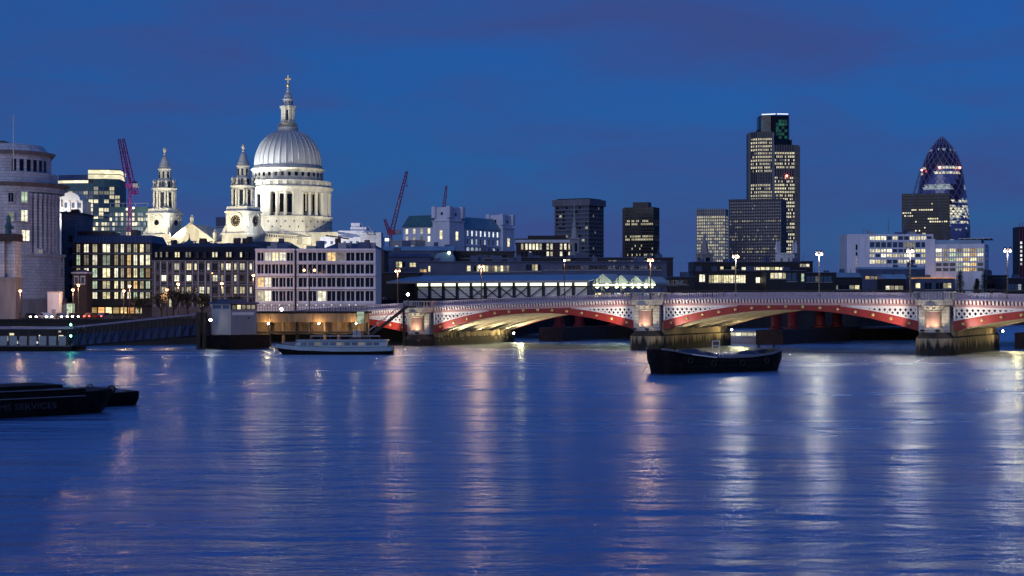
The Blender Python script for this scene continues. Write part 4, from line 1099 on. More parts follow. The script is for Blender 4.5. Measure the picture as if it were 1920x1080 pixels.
# brick library block with white cornice
D = 640; zb_ = ground_z(D); q = D/FPX; lz = lambda py: Z(py,D)-zb_
B = site('brick_hall', 'dark brick hall with white cornice and tall lit windows', 'building', 1023, D)
W_ = 110*q; lx = lambda px: (px-968)*q
cols = [(lx(a),lx(a+4.2)) for a in (977,985,992,998.5,1005,1011.5,1018,1025,1032,1050,1058,1066)]
pk = lambda i,j: 'lit_white' if (j == 1 and i not in (6,)) or (j == 0 and i in (2,7,8,9,11)) else 'glass_dark'
facade(B, FRONT(W_), cols, [(lz(480),lz(472)),(lz(468),lz(457))], 0, lz(455), W_, 'dark_brick', pk, .3)
MB().box(-W_/2,W_/2,.3,20,0,lz(455)).build('body', 'dark_brick', B)
MB().box(-W_/2-.4,W_/2+.4,-.6,20.4,lz(455),lz(449)).build('cornice', 'white_render', B)
MB().box(-W_/2-.7,W_/2+.7,-.9,20.7,lz(449),lz(447.5)).build('roof_edge', 'dark_metal', B)
MB().box(lx(990)-W_/2,lx(1062)-W_/2,4,16,lz(447.5),lz(441)).build('penthouse', 'dark_cladding', B)

def church_spire(label, px, D, y0, pts, m, base_w, base_y, name='church_spire', rz=0.4):
    zb_ = ground_z(D); q = D/FPX; lz = lambda py: Z(py,D)-zb_
    B = site(name, label, 'spire', px, D, rz)
    w_ = base_w*q/2
    MB().box(-w_,w_,-w_,w_,0,lz(base_y)).build('tower', m, B)
    MB().box(-w_-.3,w_+.3,-w_-.3,w_+.3,lz(base_y),lz(base_y)+.5).build('cornice', m, B)
    smooth_by_angle(MB().lathe([(max(.05,r*q),lz(y)) for r,y in pts], 8).build('spire', m, B), 30)
    for k in range(4):
        a = math.pi/2*k
        inst('belfry_opening', pane_mesh('glass_dark'), B, (w_*math.cos(a)*1.0,w_*math.sin(a)*1.0,lz(base_y)-3.0), a+math.pi/2, (w_*.7,.2,3.2))
    return B
church_spire('pale slender church steeple in front of the concrete tower', 1077, 600, 375, [(7,448),(6.5,444),(5,436),(4.5,428),(3.2,426),(4,424),(4,420),(2.2,416),(2.6,412),(1.4,398),(.8,384),(.2,374)], 'concrete', 13, 449)
church_spire('small dark church dome spire right of the dark lit tower', 1234, 800, 470, [(8,484),(7,480),(5,476),(2,474),(2.2,470),(1,466),(.2,462)], 'slate', 15, 485)
church_spire('dark stepped wedding-cake steeple in front of the bright slab', 1321, 850, 445, [(10,478),(10,473),(8,472),(8,466),(6.4,465),(6.4,459),(4.6,458),(4.4,452),(2.4,450),(2,446),(.3,436)], 'grey_stone', 24, 478)

# tower blocks
def tower(name, label, px0, pxc, px1, yt, D, rzdeg, floors, ncf, ncs, wall, wf, ws, seed, yb=492, hfrac=.55, wfrac=.8, crown=None, indiv=False):
    """two visible faces meeting at column pxc; right face recedes"""
    zb_ = ground_z(D); q = D/FPX; lz = lambda py: Z(py,D)-zb_; th = R(rzdeg)
    B = site(name, label, 'tower block', pxc, D, -th)
    Wf = (pxc-px0)*q/math.cos(th); Ws = (px1-pxc)*q/max(.2,math.sin(th))
    H = lz(yt); zf0 = lz(yb); fh = (H-zf0)/floors
    rows = [(zf0+fh*(k+.5-hfrac/2), zf0+fh*(k+.5+hfrac/2)) for k in range(floors)]
    facade(B, ((-Wf,0),(1,0),(0,-1)), even(ncf,Wf,wfrac,.6), rows, 0, H, Wf, wall, wf, .4, single=indiv)
    if ncs: facade(B, ((0,0),(0,1),(1,0)), even(ncs,Ws,wfrac,.6), rows, 0, H, Ws, wall, ws, .4, single=indiv)
    MB().box(-Wf+.01,-.4,.4,Ws,0,H-.02).build('body', 'dark_cladding', B)
    return B, Wf, Ws, H, lz
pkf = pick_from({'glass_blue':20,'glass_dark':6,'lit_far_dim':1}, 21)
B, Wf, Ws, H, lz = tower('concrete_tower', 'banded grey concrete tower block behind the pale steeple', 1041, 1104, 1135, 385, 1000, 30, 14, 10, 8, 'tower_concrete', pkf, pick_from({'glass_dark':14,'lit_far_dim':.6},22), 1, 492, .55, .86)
MB().box(-Wf-1.2,1.2,-1.2,Ws+.8,H,lz(373)).build('crown', 'tower_concrete', B)
MB().box(-Wf+1,-1,1,Ws-1,lz(373),lz(371)).build('roof', 'dark_cladding', B)
for k in range(15):
    z_ = lz(492)+(H-lz(492))*k/14; MB().box(-Wf-.4,.4,-.4,Ws*.98,z_-.35,z_+.35).build('floor_slab', 'tower_concrete', B)
LR = {11:1,12:1,7:1,8:1,2:.4,1:.3,4:.15}
r1 = random.Random(9)
floors = 18
rowlit = {12:.75,13:.45,11:0,8:.75,7:.9,5:.1,4:.2,1:.5,2:.25}
def pkd(i,j): return 'lit_far' if r1.random() < rowlit.get(j,.0) else 'glass_dark'
B, Wf, Ws, H, lz = tower('dark_tower', 'near black tower block with a few bright window rows', 1172, 1226, 1240, 388, 1100, 20, floors, 18, 8, 'dark_cladding', pkd, pkd, 2, 492, .6, .7)
MB().box(-Wf+5,-5,4,Ws-3,H,lz(378)).build('roof_house', 'dark_cladding', B)
MB().box(-Wf-1.8,-Wf-.01,1.2,Ws-1,0,H-.5).build('corner_pier', 'dark_cladding', B)
r2 = random.Random(4)
def pkl(i,j): return ('lit_far' if r2.random() < (.95 if j > 9 else .6) else 'lit_far_cool') if j < 15 else 'glass_dark'
B, Wf, Ws, H, lz = tower('finned_slab', 'pale finned office slab with almost every floor lit', 1307, 1361, 1370, 392, 1450, 16, 17, 13, 4, 'concrete', pkl, pkl, 3, 492, .62, .8)
for k in range(14):
    x = -Wf+.6+k*(Wf-1.2)/13; MB().box(x-.3,x+.3,-1.0,-.02,0,H+1.5).build('fin', 'concrete', B)
r3 = random.Random(6)
rl3 = {13:.85,11:.08,8:.5,7:.3,4:.6,3:.35,1:.2,0:.2}
def pkm(i,j): return 'lit_far_dim' if r3.random() < rl3.get(j,.02)*.6 else ('lit_far' if r3.random() < rl3.get(j,0)*.35 else 'glass_blue')
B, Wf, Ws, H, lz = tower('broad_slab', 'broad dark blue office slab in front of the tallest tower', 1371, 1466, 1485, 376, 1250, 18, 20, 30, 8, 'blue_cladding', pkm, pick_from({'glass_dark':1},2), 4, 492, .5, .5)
for k in range(31):
    x = -Wf+.6+k*(Wf-1.2)/30; MB().box(x-.2,x+.2,-.45,-.01,0,H).build('mullion', 'blue_cladding', B)
MB().box(-Wf-.3,.3,-.5,Ws,H,H+1.6).build('parapet', 'blue_cladding', B)

# tallest tower: three leaves round a core
D = 1650; q = D/FPX; zb_ = 17; lz = lambda py: Z(py,D)-zb_
T4 = site('tall_tower', 'tallest dark tower of fused leaves with green glowing crown', 'skyscraper', 1447, D)
def leaf(poly, yt, name):
    MB().prism(poly, 0, lz(yt)).build(name, 'dark_cladding', T4)
r5 = random.Random(12)
def t4face(p, q_, yt, ncol, dens, skip):
    p = Vector(p); q2 = Vector(q_); d = q2-p; ln = d.length; d.normalize()
    rows = []; y = 478
    while y > yt+9: rows.append((lz(y+3.6),lz(y))); y -= 6.6
    rowd = [dens*r5.choice((1.25,1.15,1.0,.55)) for _ in rows]
    blank = set(j for j in range(len(rows)) if skip[0] < rows[j][0] < skip[1])
    def pk(i,j):
        if j in blank: return 'glass_dark'
        return 'lit_far' if r5.random() < rowd[j] else ('lit_far_dim' if r5.random() < .5 else 'glass_dark')
    facade(T4, ((p.x,p.y),(d.x,d.y),(d.y,-d.x)), even(ncol,ln,.5,.3), rows, 0, lz(yt), ln, 'dark_cladding', pk, .4, single=False, wallname='leaf_face')
    fm = MB()
    for k in range(ncol+1):
        c = p+d*(.3+k*(ln-.6)/ncol)
        MB().bar((c.x+d.y*.4,c.y-d.x*.4,0),(c.x+d.y*.4,c.y-d.x*.4,lz(yt)),.35,.5).build('fin', 'concrete', T4)
u = lambda px: (px-1447)*q
la = [(u(1405),6),(u(1407),1),(u(1419),-5),(u(1446),-7)]
ra = [(u(1449),-9),(u(1488),-8),(u(1496),-4),(u(1500),3)]
MB().prism([(x,y+.5) for x,y in la]+[(u(1446),20),(u(1405),20)], 0, lz(249)).build('left_leaf', 'dark_cladding', T4)
MB().prism([(x,y+.5) for x,y in ra]+[(u(1500),20),(u(1449),20)], 0, lz(274)).build('right_leaf', 'dark_cladding', T4)
bl = (lz(346),lz(324)-1)
for k in range(3): t4face(la[k], la[k+1], 248, (2,4,9)[k], .78, bl)
for k in range(3): t4face(ra[k], ra[k+1], 273, (12,3,2)[k], .72, (lz(332),lz(318)))
MB().box(u(1446.2),u(1448.8),-8.5,-5,0,lz(250)).build('core_edge', 'steel', T4)
MB().prism([(u(1424),4),(u(1426),-2),(u(1444),-4.5),(u(1447),-3),(u(1450),-4.5),(u(1478),-3),(u(1481),3),(u(1481),18),(u(1424),18)], lz(275), lz(217)).build('crown_core', 'glass_dark', T4)
gl_ = lit('green_glow', (0.05,0.9,0.45), 0.05, var=1.0, cell=(.2,.2,.16)); lit('teal_glow', (0.08,0.5,0.75), 0.06, var=1.0, cell=(.2,.2,.16))
r6 = random.Random(3)
for i in range(4):
    for j in range(6):
        dd = abs(i-1.6)*.5+abs(j-2.6)*.32
        if dd < 1.55 and r6.random() < .72:
            inst('crown_light', pane_mesh('green_glow'), T4, (u(1456+i*5.4),-4.32+.25*i*.0,lz(258-j*6)), 0, (5.0*q,.2,5.2*q))
for i in range(3):
    for j in range(5):
        if r6.random() < .8: inst('crown_light', pane_mesh('teal_glow'), T4, (u(1430+i*5.4),-3.0-.75*(i-.6),lz(244-j*5.6)), R(-8), (5.0*q,.2,5.0*q))
MB().bar((u(1428),-1,lz(215)),(u(1453),-3.5,lz(214.3)),1,1.0).build('crown_strip', 'tube_white', T4)
MB().bar((u(1456),-3.5,lz(214.3)),(u(1477),-2,lz(214.3)),1,1.0).build('crown_strip', 'tube_white', T4)
MB().ball((u(1472),-10,lz(331)),1.0).build('warning_lamp', 'lamp_red', T4)
for a, b, y in ((1481,1485,262),(1420,1424,243)): MB().box(u(a),u(b),0,10,lz(276),lz(y)).build('crown_shoulder', 'dark_cladding', T4)

# the bullet-shaped glass tower
D = 1900; q = D/FPX; lz = lambda py: Z(py,D)-17
GK = site('rounded_tower', 'bullet shaped glass tower with diagonal bands at the right', 'skyscraper', 1766, D)
prof = [(470,50),(455,51),(440,51.2),(425,50.6),(410,49.4),(395,47.8),(380,46),(365,44.2),(350,42.2),(335,39.8),(320,37),(307,34.2),(295,29.8),(285,25),(275,18.6),(268,13),(262,8),(257.5,4),(255,.4)]
# resample to even rows
def rad_at(y):
    for (y0,r0_),(y1,r1_) in zip(prof[:-1],prof[1:]):
        if y1 <= y <= y0: return r0_+(r1_-r0_)*(y0-y)/(y0-y1)
    return .4
NR, NC = 44, 36
ring = []
for j in range(NR+1):
    y = 470-(470-255.2)*j/NR
    ring.append([( rad_at(y)*q*math.cos(2*math.pi*(i+.5*(j%2))/NC), rad_at(y)*q*math.sin(2*math.pi*(i+.5*(j%2))/NC), lz(y)) for i in range(NC)])
sets = {'glass_violet':MB(),'glass_plum':MB(),'lit_far':MB(),'lit_far_cool':MB(),'blue_cladding':MB()}
r7 = random.Random(8); rowp = [r7.choice((.05,.15,.3,.75)) for _ in range(NR)]
for j in range(NR):
    ymid = 470-(470-255.2)*(j+.5)/NR; o_ = j % 2
    for i in range(NC):
        a, b = ring[j][i], ring[j][(i+1)%NC]
        c = ring[j+1][(i+1)%NC] if o_ else ring[j+1][i]
        c0 = ring[j+1][i] if o_ else ring[j+1][i-1]
        band = (i - j*.5 + 200) % 12
        for k_, tri in enumerate(((a,b,c),(a,c,c0))):
            mm = 'glass_plum' if band < 4.5 else 'glass_violet'
            if ymid < 316: mm = 'blue_cladding' if band < 6 else 'glass_plum'
            elif ymid < 326: mm = ('lit_far' if k_ == 0 else 'lit_far_cool') if band >= 4.5 and j % 2 else mm
            elif 350 < ymid < 357 and band >= 4.5: mm = 'lit_far_cool'
            elif ymid > 372 and band >= 3 and r7.random() < rowp[j]: mm = 'lit_far' if rowp[j] > .5 and k_ else 'lit_far_cool'
            if 279 < ymid < 284 and r7.random() < .35: mm = 'lit_far_cool'
            sets[mm].add(tri, [(0,1,2)])
names_ = {'glass_violet':'blue_glazing','glass_plum':'dark_glazing','lit_far':'lit_glazing','lit_far_cool':'cool_lit_glazing','blue_cladding':'cap_glazing'}
for k_, mb in sets.items(): mb.build(names_[k_], k_, GK, stuff=True)
dg = MB()
for j in range(NR):
    for i in range(0,NC,2):
        a = ring[j][(i+j//2)%NC]; b = ring[j+1][(i+(j+1)//2)%NC]; dg.bar(a,b,.5,.5)
        a = ring[j][(i-(j+1)//2)%NC]; b = ring[j+1][(i-(j+2)//2)%NC]; dg.bar(a,b,.5,.5)
dg.build('diagrid', 'lattice_steel', GK, stuff=True)
for px_, py_ in ((1725,320),(1752,317),(1790,317)):
    MB().ball(((px_-1766)*q,-rad_at(py_)*q*.98 if px_ > 1730 else -8,lz(py_)),1.0).build('warning_lamp', 'lamp_red', GK)
# dark box in front of it
r8 = random.Random(15); rl8 = {13:.0,9:.45,8:.22,7:.3,6:.3,2:.15,1:.08,12:.08}
runs8 = {9:(5,16),8:(0,4),7:(0,5),6:(14,20),5:(15,24),2:(7,9),1:(11,12)}
def pkb(i,j): return 'lit_far' if (j in runs8 and runs8[j][0] <= i <= runs8[j][1] and r8.random() < .85) or r8.random() < .012 else 'glass_dark'
B, Wf, Ws, H, lz = tower('black_slab', 'black glass slab in front of the bullet shaped tower', 1696, 1781, 1795, 362, 1720, 14, 15, 26, 5, 'dark_cladding', pkb, pkb, 5, 446, .45, .6)
for nm, a, b in (('pale lattice crane boom leaning across the left edge of the black slab',(1690,445),(1725,322)),('thin pale crane boom leaning over the middle of the black slab',(1772,445),(1758,366))):
    D = 1600; C_ = thing('crane_boom', nm, 'crane', (X(a[0],D),D,17), 0, 'tower cranes')
    mm = MB(); h0 = Z(a[1],D)-17; jib(mm,(0,0,h0),(X(b[0],D)-X(a[0],D),0,Z(b[1],D)-17),2.0,24,.2); mm.build('jib','steel',C_)
    mm = MB(); jib(mm,(0,0,0),(0,0,h0),2.2,14,.25); mm.build('mast','steel',C_)

# gothic tower with pinnacles
D = 880; q = D/FPX; zb_ = 17; lz = lambda py: Z(py,D)-zb_
B = site('gothic_tower', 'pale gothic church tower with tall corner pinnacles before the broad slab', 'church tower', 1472, D, R(-18))
MB().box(-5,5,0,10,0,lz(476)).build('tower', 'pale_stone', B)
MB().box(-5.3,5.3,-.3,10.3,lz(477),lz(474)).build('parapet', 'pale_stone', B)
for x in (-4.6,4.6,):
    for y in (.4,9.6):
        MB().box(x-.7,x+.7,y-.7,y+.7,0,lz(464)).build('pinnacle_shaft', 'pale_stone', B); smooth_by_angle(MB().lathe([(1.0,lz(464)),(.9,lz(462)),(.05,lz(449))], 8, (x,y)).build('pinnacle', 'pale_stone', B))
for x in (-2,2): inst('belfry_opening', pane_mesh('glass_dark'), B, (x,-.02,lz(490)), 0, (1.2,.15,3.6))

# white offices on the right
D = 650; q = D/FPX; zb_ = ground_z(D); lz = lambda py: Z(py,D)-zb_
B = site('white_office', 'long white gridded office with blank end wall and slit window', 'office', 1669, D)
W_ = 162*q; lx = lambda px: (px-1588)*q
r9 = random.Random(31)
def pko(i,j):
    p = {5:.45,4:.12,3:.92,2:.7,1:.55,0:.1}[j]
    if j == 4: return 'glass_blue' if not (6 <= i <= 7) else 'lit_dim'
    return r9.choice(['lit_white','lit_white','lit_cream']) if r9.random() < p else 'glass_blue'
cols = even(11, lx(1748)-lx(1630), .84); cols = [(a+lx(1630),b+lx(1630)) for a,b in cols]
facade(B, FRONT(W_), cols, [(lz(510),lz(502)),(lz(494),lz(487)),(lz(482),lz(476)),(lz(473),lz(467)),(lz(464),lz(454)),(lz(450),lz(443))], 0, lz(439), W_, 'white_render', pko, .35, mull=1)
MB().box(-W_/2,W_/2,.35,15,0,lz(439)).build('body', 'white_render', B)
for k, (a,b) in enumerate(((470,457),(480,472),(490,482),(500,492))): inst('slit_window', pane_mesh('glass_dark' if k < 2 else 'lit_dim'), B, (lx(1606)-W_/2,-.02,lz((a+b)/2)), 0, (.7,.12,(a-b)*q*.8))
for k in range(12):
    x = lx(1630)-W_/2+k*(lx(1748)-lx(1630))/11; MB().box(x-.14,x+.14,-.3,-.01,lz(512),lz(439)).build('fin', 'white_render', B)
roof_clutter(B, -W_/2+8, W_/2-2, 3, 12, lz(439), 8, 77, 'concrete')
MB().bar((lx(1621)-W_/2,3,lz(439)),(lx(1621)-W_/2,3,lz(431)),.2,.2).bar((lx(1631)-W_/2,3,lz(439)),(lx(1631)-W_/2,3,lz(431)),.2,.2).bar((lx(1621)-W_/2,3,lz(431)),(lx(1631)-W_/2,3,lz(431)),.2,.2).build('roof_frame', 'steel', B)
MB().tube((lx(1670)-W_/2,4,lz(439)),(lx(1670)-W_/2,4,lz(409)),.15,5).build('mast', 'steel', B)
D = 600; q = D/FPX; zb_ = ground_z(D); lz = lambda py: Z(py,D)-zb_
B = site('amber_office', 'pale office with amber lit grid and pierced end wall at the right', 'office', 1847, D, R(-20))
Wf = 102*q/math.cos(R(20)); Wsd = 38*q/math.sin(R(20))
lxx = lambda px: (px-1745)*q/math.cos(R(20))
def pka(i,j):
    if i in (4,5): return 'lit_amber' if r9.random() < .85 else 'lit_cream'
    if j < 2: return 'glass_dark' if i in (0,1,2,6) else 'lit_green'
    return r9.choice(['lit_white','lit_cream','lit_green','lit_dim'])
cols = [(a+lxx(1762),b+lxx(1762)) for a,b in even(7,lxx(1845)-lxx(1762),.84)]
rows = [(lz(y+6.2),lz(y)) for y in (502,492.5,483,474,465.5)]
facade(B, ((-Wf,0),(1,0),(0,-1)), cols, rows, 0, lz(457), Wf, 'white_render', pka, .35, mull=2)
def pks(i,j): return 'lit_white' if (i,j) in ((1,4),(0,3),(1,3),(1,2),(2,2),(0,1)) else 'glass_dark'
facade(B, ((0,0),(0,1),(1,0)), even(3,Wsd,.22,Wsd*.12,Wsd*.25), [(lz(y+2),lz(y-2)) for y in (502,493,484,474,465)], 0, lz(457), Wsd, 'white_render', pks, .35)
MB().box(-Wf+.01,-.35,.35,Wsd,0,lz(457)).build('body', 'white_render', B)
MB().box(-Wf+lxx(1762),-1.5,1,Wsd-2,lz(457),lz(449)).build('roof_storey', 'blue_roof', B)
MB().box(-Wf-.1,-Wf+lxx(1762)-.02,-.25,8,lz(457)*0,lz(447)).build('stair_tower', 'white_render', B)
MB().box(-Wf*.45,2.0,.5,Wsd+1,lz(447),lz(446)).build('roof_canopy', 'white_render', B)
cp = MB()
for k in range(7): cp.bar((-Wf*.44+k*2.2,.7,lz(449)),(-Wf*.44+k*2.2,.7,lz(447)),.15,.15)
cp.build('canopy_posts', 'steel', B)
# sliver of a lit tower at the right edge
D = 700; q = D/FPX; lz = lambda py: Z(py,D)-ground_z(D)
B = site('edge_tower', 'dark tower sliver with lit stair windows at the right edge', 'tower block', 1925, D)
MB().box(-3,6,0,10,0,lz(425)).build('wall', 'dark_cladding', B)
for k in range(6): inst('stair_window', pane_mesh('lit_cool'), B, (-2.3,-.03,lz(455+k*8)), 0, (1.0,.12,1.0))
for k in range(2): MB().bar((-3.4+k*1.2,-1,0),(-3.4+k*1.2,-1,lz(418)),.2,.2).build('hoist_rail', 'crane_red', B)

# ---------------------------------------------------------------- railway bridge and station
RB = thing('rail_bridge', 'dark lattice railway bridge with long station canopy behind the road bridge', 'bridge', (60.8,360.6,0), R(-30))
MB().box(-110,140,-8,30,7.3,9.2).build('deck', 'dark_metal', RB)
x0, x1 = -99.0, -49.0; nb_ = 12; pw = (x1-x0)/nb_
MB().box(x0-4,x1,0,.3,12.35,12.65).build('top_chord', 'dark_metal', RB)
MB().box(x0-4,x1,0,.3,9.2,9.6).build('bottom_chord', 'dark_metal', RB)
for k in range(nb_+1):
    x = x0+k*pw; MB().box(x-.22,x+.22,-.05,.4,9.2,13.75).build('post', 'dark_metal', RB)
    if k < nb_:
        mid = nb_/2
        if k < 8: MB().bar((x+.2,.15,12.3),(x+pw-.2,.15,9.7),.18,.22).build('diagonal', 'dark_metal', RB)
        if k > 3: MB().bar((x+.2,.20,9.7),(x+pw-.2,.20,12.3),.18,.22).build('diagonal', 'dark_metal', RB)
        MB().box(x+.24,x+pw-.24,.9,1.0,9.3,12.3).build('screen_panel', 'boat_white', RB)
        for q_ in (10.05,10.8,11.55): MB().box(x+.26,x+pw-.26,.86,.9,q_-.03,q_+.03).build('panel_joint', 'concrete', RB)
        MB().box(x+.24,x+pw-.24,.6,.75,12.66,13.55).build('light_panel', 'strip_light', RB)
MB().prismx([(-1.2,13.7),(12,15.4),(12,15.55),(-1.2,13.9)], x0-8, x1+1).build('canopy_roof', 'blue_roof', RB)
MB().box(x0-8,x1+1,-1.4,-1.2,13.35,13.95).build('canopy_fascia', 'concrete', RB)
mat('canopy_glass', (0.42,0.48,0.46), 0.3, var=0.15)
xg = x1+.4
for k, w_ in enumerate((5.6,4.2,3.8,3.2)):
    zp_ = 15.5-.25*k; zb0 = 12.9
    poly = [(xg,zb0),(xg+w_,zb0),(xg+w_,zb0+.5),(xg+w_*.5,zp_),(xg,zb0+.5)]
    MB().prismy(poly, 1.5, 9).build('gable_canopy', 'canopy_glass', RB)
    for q_ in range(3): 
        MB().bar((xg+w_*q_/6,1.4,zb0+.5+(zp_-zb0-.5)*q_/3),(xg+w_*q_/6,1.4,zb0),.12,.12).build('glazing_bar', 'dark_metal', RB)
    for q_ in range(2): smooth_by_angle(MB().ball((xg+w_*(.27+.46*q_),1.2,12.55),.55,10,6).build('platform_lamp', 'canopy_light', RB))
    MB().box(xg+.2,xg+w_-.2,1.6,1.9,12.45,12.9).build('light_strip', 'canopy_light', RB)
    d = bpy.data.lights.new('platform_light','POINT'); d.energy = 260; d.color = (.95,1,.6); d.shadow_soft_size = .4
    o = bpy.data.objects.new('platform_light', d); col.objects.link(o); o.parent = RB; o.location = (xg+w_/2,-1.0,12.0)
    xg += w_
for k in range(9):
    x = x1+1+k*2.6; MB().box(x-.12,x+.12,.2,.5,9.2,12.3).build('post', 'dark_metal', RB)
    if k < 8: MB().bar((x,.3,12.0),(x+2.6,.3,9.5),.15,.15).build('diagonal', 'dark_metal', RB)
    inst('platform_panel', pane_mesh(['lit_cream','lit_dim','white_render'][k%3]), RB, (x+1.3,1.4,10.4), 0, (2.0,.15,1.0))
MB().box(x1,x1+24,.1,.5,12.3,12.6).build('top_chord', 'dark_metal', RB)
r_ = random.Random(40)
for k in range(26):
    x = -24+k*2.9
    inst('parapet_panel', pane_mesh(r_.choice(['lit_dim','white_render','white_render','lit_cream','dark_metal'])), RB, (x,.2,10.15), 0, (2.4,.2,1.3))
    MB().box(x+1.3,x+1.6,-.05,.45,9.2,11.2).build('post', 'dark_metal', RB)
    if k % 2: MB().bar((x-1.3,.0,9.3),(x+1.4,.0,11.1),.14,.14).build('diagonal', 'dark_metal', RB)
MB().box(-26,54,-.1,.6,11.2,11.45).build('top_chord', 'dark_metal', RB)
for xp_ in (-47,5,58):
    MB().box(xp_,xp_+6,-28,30,-2,3.0).build('pier', 'dark_brick', RB)
    for yy in (-24,-14,4,16):
        smooth_by_angle(MB().lathe([(1.5,3.0),(1.5,3.4),(1.15,3.6),(1.1,6.6),(1.4,7.0),(1.4,7.29)], 16, (xp_+3,yy)).build('pier_column', 'maroon', RB))
# station buildings: low navy roofs and window strips
def low_block(name, label, p0, p1, yt, D, dep, wall, roof, wins, seed, ybase=None, slope=0, cat='building'):
    """wins: (px0, px1, ytop, ybottom, n, material list)"""
    zb_ = ground_z(D); q = D/FPX; lz = lambda py: Z(py,D)-zb_
    B = site(name, label, cat, (p0+p1)/2, D); W_ = (p1-p0)*q; c = (p0+p1)/2
    MB().box(-W_/2,W_/2,0,dep,0,lz(yt)).build('wall', wall, B)
    MB().prism([(-W_/2-.3,-.5),(W_/2+.3,-.5),(W_/2+.3,dep+.3),(-W_/2-.3,dep+.3)], lz(yt)+.01, lz(yt)+.3+slope, [(-W_/2-.3,-.5+slope*2),(W_/2+.3,-.5+slope*2),(W_/2+.3,dep+.3-slope*2),(-W_/2-.3,dep+.3-slope*2)]).build('roof', roof, B)
    r = random.Random(seed)
    for a,b,t,bt,n_,ms in wins:
        w_ = (b-a)*q/n_
        for k in range(n_):
            x = (a-c)*q+(k+.5)*w_; m_ = r.choice(ms)
            inst('window', pane_mesh(m_), B, (x,-.03,(lz(t)+lz(bt))/2), 0, (w_*.8,.14,lz(t)-lz(bt)))
        MB().box((a-c)*q-.2,(b-c)*q+.2,-.3,0,lz(bt)-.35,lz(bt)-.12).build('sill', 'concrete', B)
    roof_clutter(B, -W_/2+1, W_/2-1, 2, dep-1, lz(yt)+.3+slope, max(1,int(W_/7)), seed+1, 'navy_roof')
    for k in range(max(1,int(W_/16))):
        x = r.uniform(-W_/2+1,W_/2-1); MB().tube((x,2,lz(yt)),(x,2,lz(yt)+r.uniform(2,4.5)),.06,4).build('aerial', 'dark_metal', B)
    return B
dk = ['glass_dark','glass_blue']
low_block('station_wing', 'dark blue station wing with two yellow windows beside the long white block', 703, 806, 482, 470, 24, 'navy_roof', 'navy_roof', [(742,760,491,501,3,['lit_cream','lit_cream','glass_dark']),(768,780,493,500,2,['lit_cream'])], 60, slope=.8)
low_block('station_roof_block', 'stepped navy roof block below the stone exchange building', 720, 850, 470, 520, 20, 'navy_roof', 'blue_roof', [(725,840,476,480,10,dk)], 61, slope=1.2)
low_block('station_rear_block', 'dark flat block right of the blue roof vault', 850, 965, 472, 530, 16, 'dark_cladding', 'navy_roof', [(860,950,478,483,8,dk)], 62)
low_block('station_concourse', 'long low station block with a strip of yellow windows above the platform canopy', 785, 1250, 492, 455, 14, 'navy_roof', 'navy_roof', [(787,800,505,510,2,['lit_amber']),(803,807,499,509,1,['lit_cream']),(875,883,498,508,1,['lit_cream']),(888,955,498,509,12,['lit_cream','lit_dim','lit_dim','glass_dark']),(957,985,498,508,5,['glass_blue']),(986,1014,496,507,5,['lit_cream','lit_amber','glass_dark']),(1020,1240,498,505,26,dk)], 63)
low_block('long_navy_block', 'long navy roofed block below the concrete tower and steeple', 965, 1262, 484, 560, 18, 'dark_cladding', 'navy_roof', [(1050,1080,486,489,3,['lit_cream','glass_dark']),(1140,1240,488,492,12,['glass_blue','glass_blue','lit_dim'])], 64)
low_block('station_dark_wall', 'black windowless flank wall left of the station canopy', 705, 786, 512, 422, 18, 'black_roof', 'navy_roof', [], 65)
em = bpy.data.objects['station_dark_wall']
ef = MB()
for dx in (-.3,.3):
    for k in range(14):
        a0, a1 = 2*math.pi*k/14, 2*math.pi*(k+1)/14
        ef.bar((-3.7+dx+.4*math.cos(a0),-.1,4.4+.4*math.sin(a0)),(-3.7+dx+.4*math.cos(a1),-.1,4.4+.4*math.sin(a1)),.06,.12)
ef.build('wall_emblem', 'sign_face', em)
vault = site('vault_roof', 'small pale blue vaulted rooflight on the station roofs', 'rooflight', 833, 500)
q_ = 500/FPX; lz = lambda py: Z(py,500)-ground_z(500)
MB().prismy([(-19*q_,0)]+[(-19*q_*math.cos(R(a)),lz(484)+(lz(473)-lz(484))*math.sin(R(a))) for a in range(0,181,15)]+[(19*q_,0)], 0, 12).build('vault', 'blue_roof', vault)
MB().ball((9*q_,-.4,lz(474)),.5).build('roof_lamp', 'canopy_light', vault)
low_block('riverside_office', 'long low dark office with a strip of white windows behind the bridge centre', 1300, 1500, 492, 620, 18, 'dark_cladding', 'navy_roof', [(1350,1385,500,505,5,['lit_cream','glass_dark','lit_white']),(1390,1470,501,506,9,['lit_cream','lit_white'])], 66)
low_block('glazed_hall', 'low glazed hall with bright full-height windows left of centre bridge lamp', 1300, 1432, 510, 575, 14, 'dark_cladding', 'dark_metal', [(1311,1322,515,528,2,['lit_white']),(1329,1398,516,530,15,['lit_white','lit_cream','lit_cream']),(1417,1425,520,530,2,['lit_white'])], 67)
low_block('lit_pavilion', 'small pavilion with three bright panes and blue screen', 1436, 1510, 508, 560, 12, 'dark_cladding', 'navy_roof', [(1444,1474,512,522,4,['lit_white','lit_cream']),(1475,1494,512,527,2,['glass_blue']),(1502,1508,513,527,1,['lit_green'])], 68)
low_block('dark_pub', 'small black roofed building with a row of lit windows right of the gothic tower', 1488, 1524, 491, 640, 12, 'dark_cladding', 'black_roof', [(1491,1518,495,500,4,['lit_white','lit_cream'])], 69)
low_block('quay_house', 'low dark quayside house with blue screens between the two centre lamps', 1508, 1568, 512, 600, 12, 'dark_cladding', 'navy_roof', [(1512,1560,518,528,6,['glass_blue','glass_blue','lit_dim'])], 70)
low_block('quay_shed', 'long dark shed left of the lit pavilion', 1215, 1302, 520, 540, 14, 'dark_cladding', 'navy_roof', [(1240,1290,525,533,6,['glass_blue','glass_dark'])], 71)
